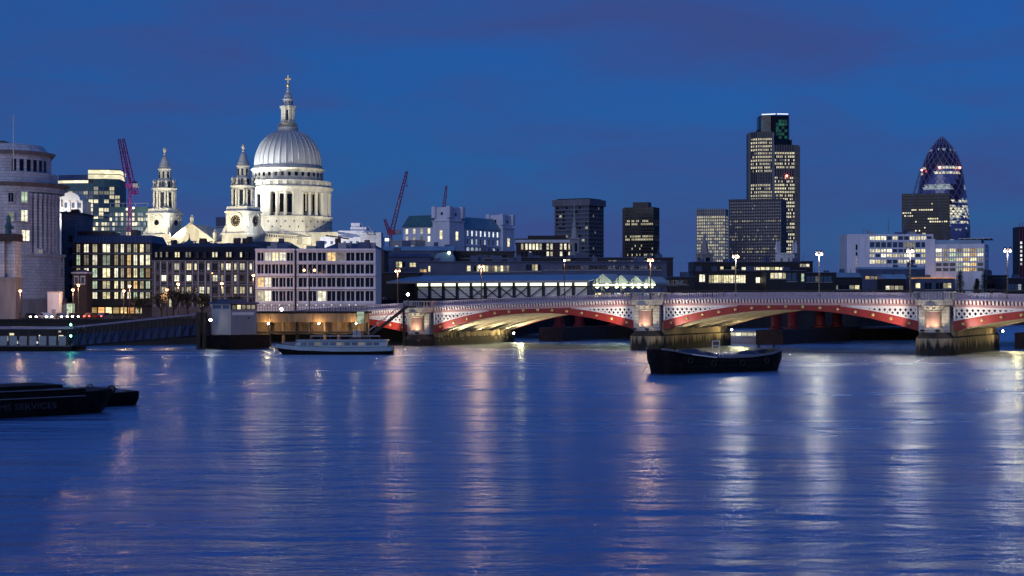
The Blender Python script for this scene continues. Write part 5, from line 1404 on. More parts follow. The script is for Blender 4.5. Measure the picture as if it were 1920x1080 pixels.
low_block('blue_vault_shed', 'blue roofed shed below the white office at its left end', 1558, 1616, 520, 640, 12, 'dark_cladding', 'blue_roof', [(1562,1612,535,542,5,['lit_dim','lit_cream','glass_dark'])], 72, slope=1.6)
low_block('blue_vault_shed', 'blue roofed shed just left of the fourth bridge lamp', 1656, 1698, 523, 630, 12, 'dark_cladding', 'blue_roof', [(1660,1694,536,543,4,['lit_dim','lit_white'])], 73, slope=1.6)
low_block('flat_blue_house', 'pale blue flat roofed house in front of the white office', 1615, 1760, 505, 640, 10, 'navy_roof', 'blue_roof', [(1622,1650,518,523,3,['lit_amber','lit_dim']),(1700,1750,512,518,5,['glass_blue'])], 74, slope=.6)
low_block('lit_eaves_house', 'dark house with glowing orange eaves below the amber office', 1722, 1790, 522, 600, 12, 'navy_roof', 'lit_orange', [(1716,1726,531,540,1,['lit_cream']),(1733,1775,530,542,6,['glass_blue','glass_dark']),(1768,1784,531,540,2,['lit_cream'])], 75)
low_block('right_quay_house', 'low house with white windows at the right end behind the last bridge lamp', 1885, 1925, 522, 590, 12, 'dark_cladding', 'navy_roof', [(1889,1915,533,544,4,['lit_cool','glass_blue'])], 76)
low_block('right_terrace', 'long dark terrace with scattered lit windows right of the orange eaves', 1786, 1890, 517, 610, 12, 'dark_cladding', 'navy_roof', [(1792,1880,532,541,12,['glass_dark','glass_dark','lit_dim','lit_cream'])], 77)

# ---------------------------------------------------------------- lamps
def lamp_post(label, loc, h, m, arms=2, rz=0.0, group='bridge lamp posts', size=.21, arm=.45, power=2200):
    B = thing('street_lamp', label, 'street lamp', loc, rz, group)
    smooth_by_angle(MB().lathe([(.34,0),(.34,.3),(.22,.6),(.2,1.4),(.13,1.6),(.08,h)], 10).build('post', 'dark_metal', B))
    xs = (-arm,arm) if arms == 2 else (0.0,)
    if arms == 2: MB().bar((-arm,0,h),(arm,0,h),.1,.1).build('arm', 'dark_metal', B)
    for x in xs:
        MB().lathe([(.05,h+.02),(.16,h+.08),(.34,h+.16),(.12,h+.34),(.04,h+.5)] if arms == 1 else [(.05,h-.02),(.32,h+.06),(.12,h+.24),(.04,h+.4)], 10, (x,0)).build('lamp_hood', 'dark_metal', B)
        smooth_by_angle(MB().ball((x,0,h-.34 if arms == 2 else h-.0),size,12,8).build('lantern', m, B))
    if power:
        d = bpy.data.lights.new('lantern_light', 'POINT'); d.energy = power; d.shadow_soft_size = .3
        d.color = {'lamp_orange':(1.0,.54,.28),'lamp_faint':(1.0,.5,.25)}.get(m,(1.0,.84,.64))
        o = bpy.data.objects.new('lantern_light', d); col.objects.link(o); o.parent = B; o.location = (0,-.5,h-.9)
    return B
blab = ['orange lamp post above the first river pier of the bridge','orange bridge lamp post in front of the rail truss','dimmer bridge lamp post near the end of the rail truss','orange bridge lamp post above the second stone pier','whitish bridge lamp post left of the gothic tower','whitish bridge lamp post right of the gothic tower','white bridge lamp post in front of the white office','white bridge lamp post at the right edge']
for k, (x, zt_) in enumerate(zip((-57.5,-37.3,-18.4,0,17.2,33.1,49.5,66),(505,497,488,485,478,473,468,467))):
    w_ = Vector((25.8,300))+Vector((.866,-.5))*x+Vector((.5,.866))*.7
    z0 = z_par(x)-1.1; h = Z(zt_,w_.y)-z0
    lamp_post(blab[k], (w_.x,w_.y,z0), h, ['lamp_orange','lamp_orange','lamp_faint','lamp_orange','lamp_warm','lamp_warm','lamp_warm','lamp_warm'][k], rz=R(-30), arms=2 if k != 2 else 1, power=(2000,2800,300,3200,3400,3400,3400,3400)[k])
def on_view(px, py, D): return (X(px,D), D, Z(py,D))
emb = [(38,545,345,'orange lamp post right of the stone pylon'),(137,543,348,'orange lamp post just left of the brick lodge'),(147,534,352,'taller orange lamp post beside the brick lodge'),(232,545,350,'bright orange lamp post low before the bright office'),(243,536,358,'orange lamp post before the right half of the bright office'),(313,543,352,'orange lamp post left of the bare tree'),(334,532,356,'orange lamp post above the bare tree'),(416,531,362,'orange lamp post in front of the mansard building'),(398,512,372,'faint tall lamp post against the mansard building windows'),(475,516,366,'tall orange lamp post at the joint of mansard and white building')]
for k, (px_,py_,D,lab) in enumerate(emb):
    lamp_post(lab, (X(px_,D),D,5.0), Z(py_,D)-5.0, 'lamp_orange', 1, 0, 'embankment lamp posts', .34 if k != 8 else .16, power={8:50, 9:1300}.get(k,1000))
lamp_post('twin orange lamp post in front of the long white block', (X(580,366),366,5.0), Z(504,366)-5.0, 'lamp_orange', 2, 0, 'embankment lamp posts', .30, 1.2, power=180)
def flood(label, px, py, D, m='lamp_white', r=.26, zb_=5.0, size_post=True):
    B = thing('floodlight', label, 'floodlight', (X(px,D),D,zb_), 0, 'quayside floodlights')
    h = Z(py,D)-zb_
    MB().tube((0,.2,0),(0,.2,h+.2),.07,6).build('post', 'dark_metal', B); MB().box(-.3,.3,-.1,.25,h-.25,h+.3).build('housing', 'dark_metal', B)
    smooth_by_angle(MB().ball((0,-.14,h),r,10,6).build('lens', m, B))
    return B
flood('bright star-like floodlight at the foot of the black station wall', 765, 552, 318, zb_=8.0)
flood('bright white floodlight on the timber jetty railing', 528, 580, 316.5, zb_=7.0)
flood('yellowish floodlight beside the kiosk on the quay', 395, 600, 303, 'lamp_white', .26, zb_=2.6)

# ---------------------------------------------------------------- jetty, stair, kiosk, pontoon
JT = thing('timber_jetty', 'timber planked jetty with railing lit from below in front of the white blocks', 'jetty', (X(582,318),318,0), R(0))
hw = 108*318/FPX
MB().box(-hw,hw,0.3,9,6.6,7.0).build('deck', 'dark_timber', JT)
pl = MB().box(-.20,.20,-.05,.05,-.85,.85).mesh('fascia_plank', 'timber')
for k in range(52):
    x = -hw+.22+k*(2*hw-.4)/51
    inst('fascia_plank', pl, JT, (x,.05+(x/hw)**2*.5-.3+rnd.uniform(-.04,.04),5.75+rnd.uniform(-.06,.06)), -x/hw*.04)
MB().box(-hw,hw,3.0,3.4,2.4,6.6).build('back_wall', 'timber', JT)
for k in range(9):
    x = -hw+.4+k*(2*hw-.8)/8; smooth_by_angle(MB().lathe([(.32,-2),(.3,6.6)], 10, (x,1.2)).build('pile', 'timber' if k in (2,5,6) else 'dark_timber', JT))
MB().box(-hw,hw,.6,1.0,2.6,3.0).build('walkway_beam', 'dark_timber', JT)
for k in range(44):
    x = -hw+.3+k*(2*hw-.6)/43; MB().box(x-.04,x+.04,.1,.2,7.0,8.1).build('rail_post', 'dark_metal', JT)
MB().box(-hw,hw,.08,.22,8.1,8.2).build('hand_rail', 'dark_metal', JT); MB().box(-hw,hw,.1,.2,7.5,7.56).build('mid_rail', 'dark_metal', JT)
for k, px_ in enumerate((503,598,668)):
    x = X(px_,318)-X(582,318)
    MB().ball((x,.0,4.6),.16).build('wall_lamp', 'lamp_white', JT)
    d = bpy.data.lights.new('jetty_lamp','POINT'); d.energy = 330; d.color = (1,.66,.30); d.shadow_soft_size = .3
    o = bpy.data.objects.new('jetty_lamp', d); col.objects.link(o); o.parent = JT; o.location = (x,-1.2,4.4)
for k in range(12):
    x = -hw+2+k*1.7+rnd.uniform(-.3,.3)
    MB().ball((x,1.4,8.3),.10).build('rail_lamp', 'strip_light', JT)
ST = thing('steel_stair', 'dark steel stair climbing from the jetty to the bridge pier', 'stair', (X(727,317),317,0), 0)
pa, pb_ = (X(690,317)-X(727,317),0,Z(632,317)), (X(764,317)-X(727,317),0,Z(574,317))
for yy in (0,1.8): MB().bar((pa[0],yy,pa[2]),(pb_[0],yy,pb_[2]),.15,.55).build('stringer', 'dark_metal', ST)
for yy in (0,1.8): MB().bar((pa[0],yy,pa[2]+1.2),(pb_[0],yy,pb_[2]+1.2),.1,.12).build('hand_rail', 'steel', ST)
tr_ = MB().box(-.16,.16,.05,1.75,-.03,.03).mesh('tread', 'steel')
for k in range(24):
    t = (k+.5)/24; inst('tread', tr_, ST, (pa[0]+(pb_[0]-pa[0])*t,0,pa[2]+(pb_[2]-pa[2])*t+.15))
for t in (0,.2,.4,.6,.8,1): MB().bar((pa[0]+(pb_[0]-pa[0])*t,0,pa[2]+(pb_[2]-pa[2])*t),(pa[0]+(pb_[0]-pa[0])*t,0,pa[2]+(pb_[2]-pa[2])*t+1.2),.06,.06).build('baluster', 'steel', ST)
MB().box(pa[0]-3.2,pa[0]+.3,-.6,2.4,-2,1.9).build('landing', 'dark_timber', ST)
MB().box(pa[0]-3.0,pa[0]-1.4,-.4,1.2,1.9,3.3).build('locker', 'concrete', ST)
MB().box(pb_[0]-.3,pb_[0]+1.6,-.3,2.2,pb_[2]-.3,pb_[2]).build('top_landing', 'dark_metal', ST)
for xq in (pa[0]+1.2,pb_[0]-.8): MB().tube((xq,.9,-2),(xq,.9,(pa[2] if xq < 0 else pb_[2])-.2),.22,8).build('pile', 'dark_timber', ST)
GP = thing('green_board', 'small green lit notice board at the right end of the jetty', 'board', (X(676,315),315,2.0), 0)
MB().box(-.7,.7,0,.15,2.6,5.0).build('panel', 'lit_green', GP); MB().box(-.8,-.7,0,.15,-4,5.1).box(.7,.8,0,.15,-4,5.1).build('frame', 'dark_metal', GP)
KI = thing('quay_kiosk', 'pale grey two storey kiosk on a dark stage with flat blue roof', 'kiosk', (X(433,302),302,0), R(-38))
q_ = 302/FPX; kz = lambda py: Z(py,302); c38 = math.cos(R(38)); s38 = math.sin(R(38))
kw, kd = 43*q_/c38, 40*q_/s38
MB().box(-kw,0,0,kd,kz(628),kz(581)).build('lower_wall', 'concrete', KI)
facade(KI, ((-kw,0),(1,0),(0,-1)), [(.4,kw*.5),(kw*.58,kw*.9)], [(kz(579),kz(572.5))], kz(581), kz(570), kw, 'concrete', lambda i,j: 'glass_blue', .12)
facade(KI, ((0,0),(0,1),(1,0)), even(5,kd,.78,.2), [(kz(580),kz(572))], kz(581), kz(570), kd, 'dark_metal', lambda i,j: 'lit_dim' if i != 1 else 'lit_cream', .12)
MB().box(-kw+.01,-.12,.12,kd,kz(581)+.01,kz(570)-.01).build('upper_room', 'dark_metal', KI)
MB().box(-kw-.3,.4,-.4,kd+.3,kz(570),kz(566.5)).build('roof_slab', 'navy_roof', KI)
MB().box(-kw+.6,-kw*.3,.8,kd-1,kz(566.5),kz(561)).build('roof_plant', 'navy_roof', KI)
MB().box(.01,.06,.3,kd*.88,kz(591),kz(585.5)).build('sign_board', 'boat_white', KI)
MB().box(.01,.05,kd*.66,kd*.72,kz(598),kz(595)).build('vent', 'dark_metal', KI)
MB().box(-kw-2.0,1.5,-1.5,kd+2,-2,kz(629)).build('stage', 'hull_black', KI)
brc = MB().bar((.9,1,kz(632)),(.9,3.2,kz(650)),.2,.2); brc.build('brace', 'steel', KI)
# pontoon with shelter
PO = thing('pontoon', 'dark floating pontoon with glazed waiting shelter and pale flat roof', 'pontoon', (X(66,292),292,0), 0)
q_ = 292/FPX; pz = lambda py: Z(py,292); pw_ = 66*q_
MB().box(-pw_-8,pw_+.5,-1,9,-1,.9).build('float', 'hull_black', PO)
MB().box(-pw_-8,pw_+.3,-.8,8.8,.9,1.0).build('deck_plate', 'deck_grey', PO)
MB().prism([(-pw_-8,-.6),(pw_+.6,-.6),(pw_+.6,8),(-pw_-8,8)], pz(617), pz(613.5)).build('roof', 'parapet_paint', PO)
for k in range(9):
    x = -pw_-2+k*(2*pw_+1.5)/8; MB().box(x-.08,x+.08,0,.16,1.0,pz(617)).build('post', 'dark_metal', PO)
    if k < 8:
        inst('glass_screen', pane_mesh('glass_blue'), PO, (x+.8,.1,1.9), 0, (1.35,.05,1.7))
for px_,py_,w_,h_,m_ in ((17,627,.8,.4,'lit_cream'),(22,636,.3,.8,'lit_cream'),(36,640,.8,.8,'lit_green'),(54,636,.25,.9,'lit_white'),(69,633,.25,.9,'lit_white'),(96,636,.25,.8,'lit_white'),(109,634,1.0,1.0,'lit_white'),(67,643,.6,.5,'lit_cool'),(8,635,.5,.9,'lit_green'),(28,642,.6,.5,'lit_cool'),(107,622,.5,.3,'lit_white')):
    inst('interior_light', pane_mesh(m_), PO, ((px_-66)*q_,1.6,pz(py_)), 0, (w_,.1,h_))
MB().box((118-66)*q_-.35,(118-66)*q_+.35,.5,1.4,1.0,pz(638)).build('red_box', 'red_paint', PO)
MB().box(-pw_-8,pw_,1.2,1.5,1.0,1.35).build('bench', 'steel', PO)
NL = thing('navigation_lights', 'post with two green navigation lights at the end of the pontoon', 'navigation light', (X(133,290),290,0), 0)
MB().tube((0,0,-1),(0,0,Z(608,290)),.07,6).build('post', 'dark_metal', NL)
for y_ in (609,630): MB().ball((0,-.1,Z(y_,290)),.17).build('lamp', 'lamp_green', NL)
# gangway truss
GW = thing('gangway', 'long dark truss gangway sloping from the pontoon up to the quay', 'gangway', (X(248,298),298,0), 0)
ga0 = (X(130,293)-X(248,298),-5,Z(650,293)); ga1 = (X(368,306)-X(248,298),8,Z(630,306))
gb0 = (ga0[0],ga0[1],Z(614,293)); gb1 = (ga1[0],ga1[1],Z(589,306))
V = lambda t, a, b, dy=0: (a[0]+(b[0]-a[0])*t, a[1]+(b[1]-a[1])*t+dy, a[2]+(b[2]-a[2])*t)
for dy in (0,3.0):
    MB().bar(V(0,ga0,ga1,dy),V(1,ga0,ga1,dy),.25,.35).build('bottom_chord', 'dark_metal', GW)
    MB().bar(V(0,gb0,gb1,dy),V(1,gb0,gb1,dy),.25,.30).build('top_chord', 'parapet_paint', GW)
    for k in range(17):
        t = k/16; MB().bar(V(t,ga0,ga1,dy),V(t,gb0,gb1,dy),.12,.12).build('post', 'dark_metal', GW)
        if k < 16: MB().bar(V(t,ga0,ga1,dy),V((k+1)/16,gb0,gb1,dy),.1,.1).build('diagonal', 'dark_metal', GW)
MB().add([V(0,ga0,ga1,.1),V(1,ga0,ga1,.1),V(1,ga0,ga1,2.9),V(0,ga0,ga1,2.9)], [(0,1,2,3)]).build('floor', 'deck_grey', GW)
MB().add([V(0,ga0,gb0,.2),V(0,ga0,ga1,.2),V(1,ga0,ga1,.2),(ga1[0],ga1[1]+.2,ga1[2]+2.2),(ga0[0],ga0[1]+.2,ga0[2]+2.2)], [(1,2,3,4)]).build('side_mesh', 'navy_roof', GW)
for px_ in (365,376):
    MB().tube((X(px_,300)-X(248,298),6,-2),(X(px_,300)-X(248,298),6,Z(586,300)),.45,10).build('pile', 'dark_timber', GW)
# cabin, glass shelter on the quay
WC = thing('white_cabin', 'plain pale site cabin standing on end of the quay below the curved building', 'cabin', (X(100,352),352,5.0), 0)
MB().box(-1.3,1.3,0,2.6,0,Z(548,352)-5).build('body', 'white_render', WC)
MB().box(-1.4,1.4,-.1,2.7,Z(548,352)-5,Z(547,352)-4.9).build('lid', 'concrete', WC)
MB().box(-.4,.5,-.04,0,.2,2.2).build('door', 'concrete', WC)
GS = thing('glass_shelter', 'lit greenish glass shelter beside the pale cabin', 'shelter', (X(125,354),354,5.0), 0)
for k in range(4): inst('pane', pane_mesh('lit_green' if k > 1 else 'glass_blue'), GS, (-1.3+k*.87,0,1.9), 0, (.8,.06,3.0))
MB().box(-1.9,1.9,-.3,2,3.45,3.65).build('roof', 'dark_metal', GS)
for x in (-1.8,1.8): MB().box(x-.06,x+.06,-.02,.1,0,3.45).build('post', 'dark_metal', GS)

# ---------------------------------------------------------------- cars on the quay road
def car(label, px, D, paint, rz, lights):
    B = thing('car', label, 'car', (X(px,D),D,5.0), rz, 'cars on the quay road')
    prof_ = [(-2.1,.35),(2.1,.35),(2.15,.75),(1.9,.9),(1.0,.98),(.45,1.45),(-1.0,1.5),(-1.7,1.02),(-2.1,.95)]
    MB().prismy(prof_, -.85, .85).build('body', paint, B)
    MB().prismy([(.92,.99),(.42,1.40),(-.95,1.44),(-1.55,1.03)], -.87, .87).build('windows', 'glass_dark', B)
    for x in (-1.35,1.35):
        for y in (-.82,.82):
            wobj = inst('wheel', MB().lathe([(.33,-.1),(.33,.1)], 14).mesh('wheel', 'rubber'), B, (x,y,.33), rot=(R(90),0,0))
            inst('hub', MB().lathe([(.18,-.11),(.18,.11)], 10).mesh('hub', 'steel'), wobj)
    for y in (-.6,.6):
        MB().box(2.1,2.18,y-.18,y+.18,.62,.78).build('headlight', 'head_light', B); MB().box(-2.16,-2.08,y-.18,y+.18,.68,.86).build('tail_light', 'tail_light', B)
    return B
r_ = random.Random(2)
for lab, px_, D, pa_, rz_ in (('dark car with headlights on left of the pale cabin',58,341,'dark_cladding',R(-60)),('white car with headlights on below the pale cabin',86,342,'boat_white',R(-55)),('grey car with headlights on below the glass shelter',116,342,'steel',R(-60)),('black car with headlights on below the brick lodge',138,344,'dark_cladding',R(-65)),('dark red car showing tail lights before the bright office',172,344,'maroon',R(75)),('blue car showing tail lights at the left foot of the bright office',196,347,'navy_roof',R(70))):
    car(lab, px_, D, pa_, rz_, True)

# ---------------------------------------------------------------- trees
def tree(label, px, D, zb_, h, spread, seed, leafm, n_leaf, name='tree', cone=False, group=None):
    r = random.Random(seed); B = thing(name, label, 'tree', (X(px,D),D,zb_), r.uniform(0,6), group)
    tr = MB(); tips = []
    def grow(p, d, ln, rad, lev):
        q = p+d*ln; tr.tube(p,q,rad,6 if lev < 2 else 4,rad*.62)
        if lev >= 2: tips.append(q); tips.append(p.lerp(q,.5))
        if lev < 4:
            for k in range(3 if lev else 5):
                a = r.uniform(0,2*math.pi); b = r.uniform(.35,.9)
                e = (d*math.cos(b)+Vector((math.cos(a),math.sin(a),.45))*math.sin(b)).normalized()
                grow(p.lerp(q,r.uniform(.6,1)), e, ln*r.uniform(.55,.8), rad*.58, lev+1)
    if not cone: grow(Vector((0,0,-.2)), Vector((0,0,1)), h*.36, h*.03, 0)
    else:
        tr.tube((0,0,-.2),(0,0,h*.95),h*.03,6,h*.006)
        for k in range(60):
            t = r.uniform(.12,.98); a = r.uniform(0,2*math.pi); rr = spread*(1-t)*r.uniform(.6,1)
            e = Vector((rr*math.cos(a),rr*math.sin(a),h*t-.2*rr)); tr.tube((0,0,h*t),e,.04,3,.015); tips.append(e); tips.append(e*.6+Vector((0,0,h*t))*.4)
    tr.build('trunk', 'bark', B)
    lf = MB()
    for k in range(n_leaf):
        c = r.choice(tips)+Vector((r.gauss(0,.5),r.gauss(0,.5),r.gauss(0,.5)))*h*.1
        s_ = r.uniform(.08,.22); u_ = Vector((r.gauss(0,1),r.gauss(0,1),r.gauss(0,1))).normalized(); v_ = u_.orthogonal().normalized()
        lf.add([c-u_*s_,c+v_*s_*.6,c+u_*s_,c-v_*s_*.6], [(0,1,2,3)])
    lf.build('crown', leafm, B, stuff=True)
    return B
for k, (px_,D,h,lab) in enumerate(((303,352,6.0,'small bare street tree at the left corner of the mansard building'),(325,346,6.8,'dark leafy street tree glowing orange before the mansard building'),(352,350,6.4,'dark street tree right of the glowing one'),(378,352,5.6,'low dark street tree beside the kiosk'),(262,350,5.0,'low dark street tree before the bright office'),(440,358,5.4,'thin dark street tree behind the kiosk roof'))):
    tree(lab, px_, D, 5.0, h*1.2, 3, 100+k, 'leaf', 900, group='street trees on the quay')
for k, (px_,D,h,lab) in enumerate(((1800,590,9.5,'dark pointed evergreen left in front of the amber office'),(1846,592,10,'dark pointed evergreen right in front of the amber office'),(1832,588,6.5,'low dark evergreen between the two pointed ones'))):
    tree(lab, px_, D, ground_z(D), h, 2.6, 200+k, 'evergreen', 3200, 'evergreen_tree', True, 'evergreens by the amber office')

# ---------------------------------------------------------------- boats
def hull(mb, st):
    """st: stations (x, half width top, z top, half width bottom, z bottom)"""
    vs = []; fs = []
    for x, wt, zt, wb, zb_ in st: vs += [(x,-wt,zt),(x,-(wt*.96+wb*.04),zt*.5+zb_*.5),(x,-wb,zb_),(x,wb,zb_),(x,(wt*.96+wb*.04),zt*.5+zb_*.5),(x,wt,zt)]
    n_ = len(st)
    for k in range(n_-1):
        for e in range(5): fs.append((6*k+e,6*k+e+1,6*k+7+e,6*k+6+e))
        fs.append((6*k+5,6*k,6*k+6,6*k+11))
    fs.append(tuple(range(5,-1,-1))); fs.append(tuple(range(6*(n_-1),6*n_)))
    return mb.add(vs, fs)
# moored lighter on the right
LB = thing('moored_barge', 'black moored barge with tarpaulin heaps and white frame on the river at right', 'barge', (27.1,212,0), R(32))
Lh = 10.2
st = [(-Lh,1.6,3.15,.9,2.0),(-Lh+.35,2.1,3.1,1.3,.6),(-Lh+.9,2.4,3.0,1.7,-.5),(-7,2.75,2.55,2.4,-.6),(-3,2.8,2.05,2.6,-.6),(0,2.8,1.9,2.6,-.6),(4,2.8,1.95,2.6,-.6),(7.5,2.7,2.25,2.3,-.6),(Lh-.9,2.3,2.6,1.6,-.5),(Lh-.3,2.0,2.75,1.2,.5),(Lh,1.6,2.8,.9,1.9)]
smooth_by_angle(hull(MB(), st).build('hull', 'hull_black', LB), 35)
for s__ in (-1,1):
    gun = MB()
    for (a,b) in zip(st[:-1],st[1:]): gun.bar((a[0],s__*a[1],a[2]+.09),(b[0],s__*b[1],b[2]+.09),.24,.2)
    gun.build('gunwale', 'deck_grey', LB)
dk_ = MB(); vs = []; fs = []
MB().bar((-6.2,-2.9,2.5),(-2.2,-2.95,2.02),.08,.14).build('rubbing_strake', 'boat_white', LB)
for x_, r_x, r_y, hh in ((-4.2,2.6,2.0,1.1),(-2.0,1.6,1.7,.75),(5.6,2.0,1.6,.75)):
    mb = MB(); n1, n2 = 12, 6; vs = []; fs = []; r = random.Random(int(x_*10))
    for j in range(n2+1):
        for i in range(n1):
            a = 2*math.pi*i/n1; t = j/n2; rr = math.cos(t*math.pi/2)+.02; jit = 1+r.uniform(-.12,.12)
            vs.append((x_+r_x*rr*math.cos(a)*jit, r_y*rr*math.sin(a)*jit, 1.95+hh*math.sin(t*math.pi/2)*jit))
    for j in range(n2):
        for i in range(n1): fs.append((j*n1+i,j*n1+(i+1)%n1,(j+1)*n1+(i+1)%n1,(j+1)*n1+i))
    fs.append(tuple(n2*n1+i for i in range(n1)))
    mb.add(vs, fs).build('tarpaulin_heap', 'tarp', LB, smooth=True)
MB().box(1.0,8.6,-2.3,2.3,1.9,2.25).build('hatch_cover', 'deck_grey', LB)
for x in (-1.0,.2): MB().tube((x,-.6,1.95),(x,-.6,4.1),.07,6).build('frame_post', 'boat_white', LB)
for z_ in (3.5,4.1): MB().tube((-1.0,-.6,z_),(.2,-.6,z_),.07,6).build('frame_bar', 'boat_white', LB)
for x in (-1.7,.9): MB().tube((x,-.6,1.95),(-1.0 if x < 0 else .2,-.6,2.7),.06,6).build('frame_brace', 'boat_white', LB)
for x, s__ in ((-Lh+1.2,-1),(-Lh+2.2,-1),(Lh-1.4,-1),(Lh-1.4,1)): smooth_by_angle(MB().lathe([(.14,0),(.12,.35),(.2,.4),(.2,.5)], 8, (x,s__*1.5)).build('bollard', 'dark_metal', LB)); 
for c in LB.children:
    if c.name.startswith('bollard'): c.location.z = 2.95
ty = MB()
for k in range(12):
    a0, a1 = 2*math.pi*k/12, 2*math.pi*(k+1)/12; ty.tube((.36*math.cos(a0),0,.36*math.sin(a0)),(.36*math.cos(a1),0,.36*math.sin(a1)),.12,5)
tym = ty.mesh('tyre', 'rubber')
for x, z_ in ((-6.5,1.7),(-2.6,1.25),(2.2,1.2),(6.4,1.45)): inst('tyre_fender', tym, LB, (x,-2.9,z_))
MB().tube((-Lh+.3,-.4,2.9),(-Lh-3.2,-1.2,-.1),.05,5).build('mooring_chain', 'dark_metal', LB)
for z_ in (.9,1.6): MB().bar((-7,-2.78,z_),(7,-2.78,z_-.05),.06,.07).build('plate_seam', 'rubber', LB)
# long barge at the left edge
D = 139.5
BG = thing('service_barge', 'long black barge with hatch slabs and faint lettering at the left edge', 'barge', (X(188,D),D,0), R(43))
st = [(-30,2.9,2.1,2.9,-.5),(-4,2.9,2.15,2.8,-.5),(-1.6,2.7,2.2,2.2,-.4),(-.4,2.3,2.25,1.5,.3),(.1,2.0,2.3,1.2,1.1)]
smooth_by_angle(hull(MB(), st).build('hull', 'hull_black', BG), 35)
MB().box(-30,-2.6,-2.3,2.3,2.15,2.42).build('coaming', 'hull_black', BG)
MB().box(-30,-4.6,-2.32,-2.28,2.42,2.52).build('coaming_edge', 'steel', BG)
MB().box(-30,-11,-2.4,2.4,2.6,2.82).build('hatch_slab', 'hull_black', BG); MB().box(-10.9,-4.8,-2.4,2.4,2.62,2.92).build('hatch_slab', 'hull_black', BG)
MB().bar((-30,-2.95,1.75),(-3,-2.95,1.8),.1,.08).build('rubbing_strake', 'deck_grey', BG)
rg = MB()
for k in range(14):
    a0, a1 = 2*math.pi*k/14, 2*math.pi*(k+1)/14
    rg.tube((.2+.33*math.cos(a0),-1.6,2.2+.33*math.sin(a0)),(.2+.33*math.cos(a1),-1.6,2.2+.33*math.sin(a1)),.10,6)
rg.build('tyre_fender', 'rubber', BG)
rg = MB()
for k in range(10):
    a0, a1 = math.pi*k/10, math.pi*(k+1)/10; rg.tube((-2.2+.3*math.cos(a0),-2.3,2.45+.35*math.sin(a0)),(-2.2+.3*math.cos(a1),-2.3,2.45+.35*math.sin(a1)),.07,5)
rg.build('lifting_ring', 'rubber', BG)
tx = bpy.data.curves.new('lettering','FONT'); tx.body = 'MS SERVICES'; tx.size = .8; tx.extrude = .01; tx.align_x = 'RIGHT'
to = bpy.data.objects.new('lettering_source', tx); col.objects.link(to)
dg_ = bpy.context.evaluated_depsgraph_get(); me = bpy.data.meshes.new_from_object(to.evaluated_get(dg_)); bpy.data.objects.remove(to)
me.materials.clear(); mat('faded_paint', (0.035,0.04,0.06), .7, var=.7, scale=3.0); me.materials.append(MATS['faded_paint'])
lo = inst('lettering', me, BG, (-5.6,-2.93,.75), rot=(R(90),0,0), scale=(1.15,1,1)); lo['kind'] = 'stuff'
BG.scale = (1,1,.88)
B2 = thing('small_lighter', 'small black lighter moored behind the lettered barge', 'barge', (X(246,148),148,0), R(40))
st = [(-11,1.9,1.25,1.8,-.4),(-1.6,1.9,1.25,1.7,-.4),(-.5,1.75,1.3,1.4,-.3),(0,1.6,1.3,1.2,.2)]
smooth_by_angle(hull(MB(), st).build('hull', 'hull_black', B2), 35)
MB().prism([(-8,-1.5),(-1.2,-1.5),(-1.2,1.5),(-8,1.5)], 1.25, 1.7, [(-7.5,-1.1),(-2.2,-1.1),(-2.2,1.1),(-7.5,1.1)]).build('hatch', 'deck_grey', B2)
# passing passenger boat
PB = thing('passenger_boat', 'low pale blue passenger boat passing in front of the quay', 'boat', (X(628,276),276,0), 0)
h_ = 10.2
st = [(-h_,.3,1.9,.1,1.0),(-h_+1.4,1.3,1.75,.6,-.2),(-6,2.1,1.5,1.6,-.4),(0,2.3,1.3,2.0,-.4),(6,2.3,1.3,2.0,-.4),(h_-.6,2.1,1.4,1.7,-.3),(h_,1.9,1.45,1.5,.1)]
smooth_by_angle(hull(MB(), st).build('hull', 'hull_black', PB), 35)
band_ = MB()
for (a,b) in zip(st[:-1],st[1:]): band_.add([(a[0],-a[1]-.03,a[2]-.75),(b[0],-b[1]-.03,b[2]-.75),(b[0],-b[1]-.03,b[2]-.05),(a[0],-a[1]-.03,a[2]-.05)], [(0,1,2,3)])
band_.build('hull_stripe', 'hull_blue', PB)
MB().prism([(-7.0,-1.7),(9.0,-1.9),(9.0,1.9),(-7.0,1.7)], 1.3, 2.3, [(-6.2,-1.5),(9.0,-1.7),(9.0,1.7),(-6.2,1.5)]).build('cabin', 'hull_blue', PB)
for k in range(11): inst('cabin_window', pane_mesh(['glass_blue','glass_blue','lit_dim'][k%3]), PB, (-5.2+k*1.25,-1.72-.008*k,1.85), R(-.7), (.95,.12,.5))
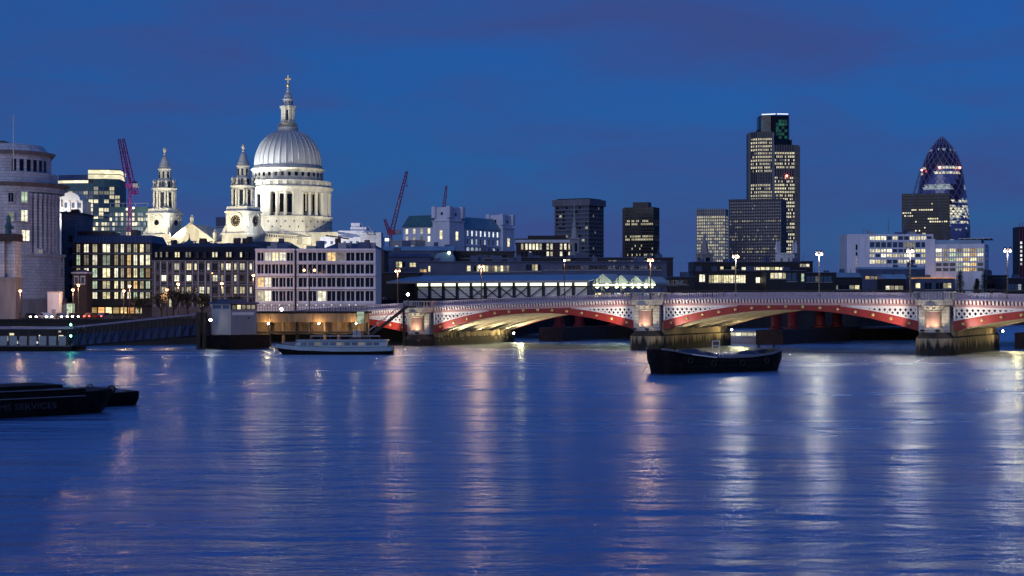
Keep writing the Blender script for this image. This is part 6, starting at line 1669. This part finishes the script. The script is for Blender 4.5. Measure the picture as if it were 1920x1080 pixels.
MB().prism([(-6.6,-1.8),(9.3,-2.0),(9.3,2.0),(-6.6,1.8)], 2.31, 2.5).build('cabin_roof', 'hull_blue', PB)
MB().box(-8.9,-6.2,-1.0,1.0,1.6,2.1).build('foredeck_house', 'deck_grey', PB)
for k in range(8): MB().tube((-4+k*1.7,-1.6,2.5),(-4+k*1.7,-1.6,3.2),.04,4).build('rail_post', 'steel', PB)
MB().tube((-4,-1.6,3.2),(7.9,-1.6,3.2),.05,5).build('top_rail', 'boat_white', PB)
# white launch seen through the arch
WL = thing('white_launch', 'bright white launch seen through the centre arch beside the tide wall', 'boat', (X(1400,338),338,0), 0)
st = [(-4.6,1.2,1.5,.9,-.2),(0,1.5,1.3,1.3,-.3),(3.6,1.3,1.5,.9,-.3),(4.8,.2,1.9,.1,.6)]
smooth_by_angle(hull(MB(), st).build('hull', 'boat_white', WL), 35)
MB().box(-4,2.6,-1.2,1.2,1.4,2.6).build('cabin', 'boat_white', WL); MB().box(-4.3,3.0,-1.35,1.35,2.6,2.75).build('roof', 'boat_white', WL)
for k in range(5): inst('cabin_window', pane_mesh('lit_white'), WL, (-3.3+k*1.3,-1.22,2.05), 0, (1.1,.08,.6))
# dark barge moored beyond the right arch
FB = thing('far_barge', 'dark low barge moored beyond the bridge right of the rail pier', 'barge', (X(1662,372),372,0), 0)
st = [(-9,1.9,2.6,1.4,1.0),(-8,2.3,2.5,2.0,-.4),(8,2.3,2.5,2.0,-.4),(9,1.9,2.6,1.4,1.0)]
smooth_by_angle(hull(MB(), st).build('hull', 'hull_black', FB), 35)
MB().box(-6,5,-1.8,1.8,2.5,2.9).build('hatch', 'navy_roof', FB)
FQ = thing('far_pavilion', 'row of small lit windows on the far quay under the right arch', 'pavilion', (X(1665,520),520,4.5), 0)
MB().box(-10,10,1.0,6,-1,4.0).build('wall', 'dark_brick', FQ)
for k in range(7): inst('window', pane_mesh(['lit_white','lit_green','glass_dark','lit_cream'][k%4]), FQ, (-7+k*2.1,.95,.4), 0, (1.2,.12,1.6))
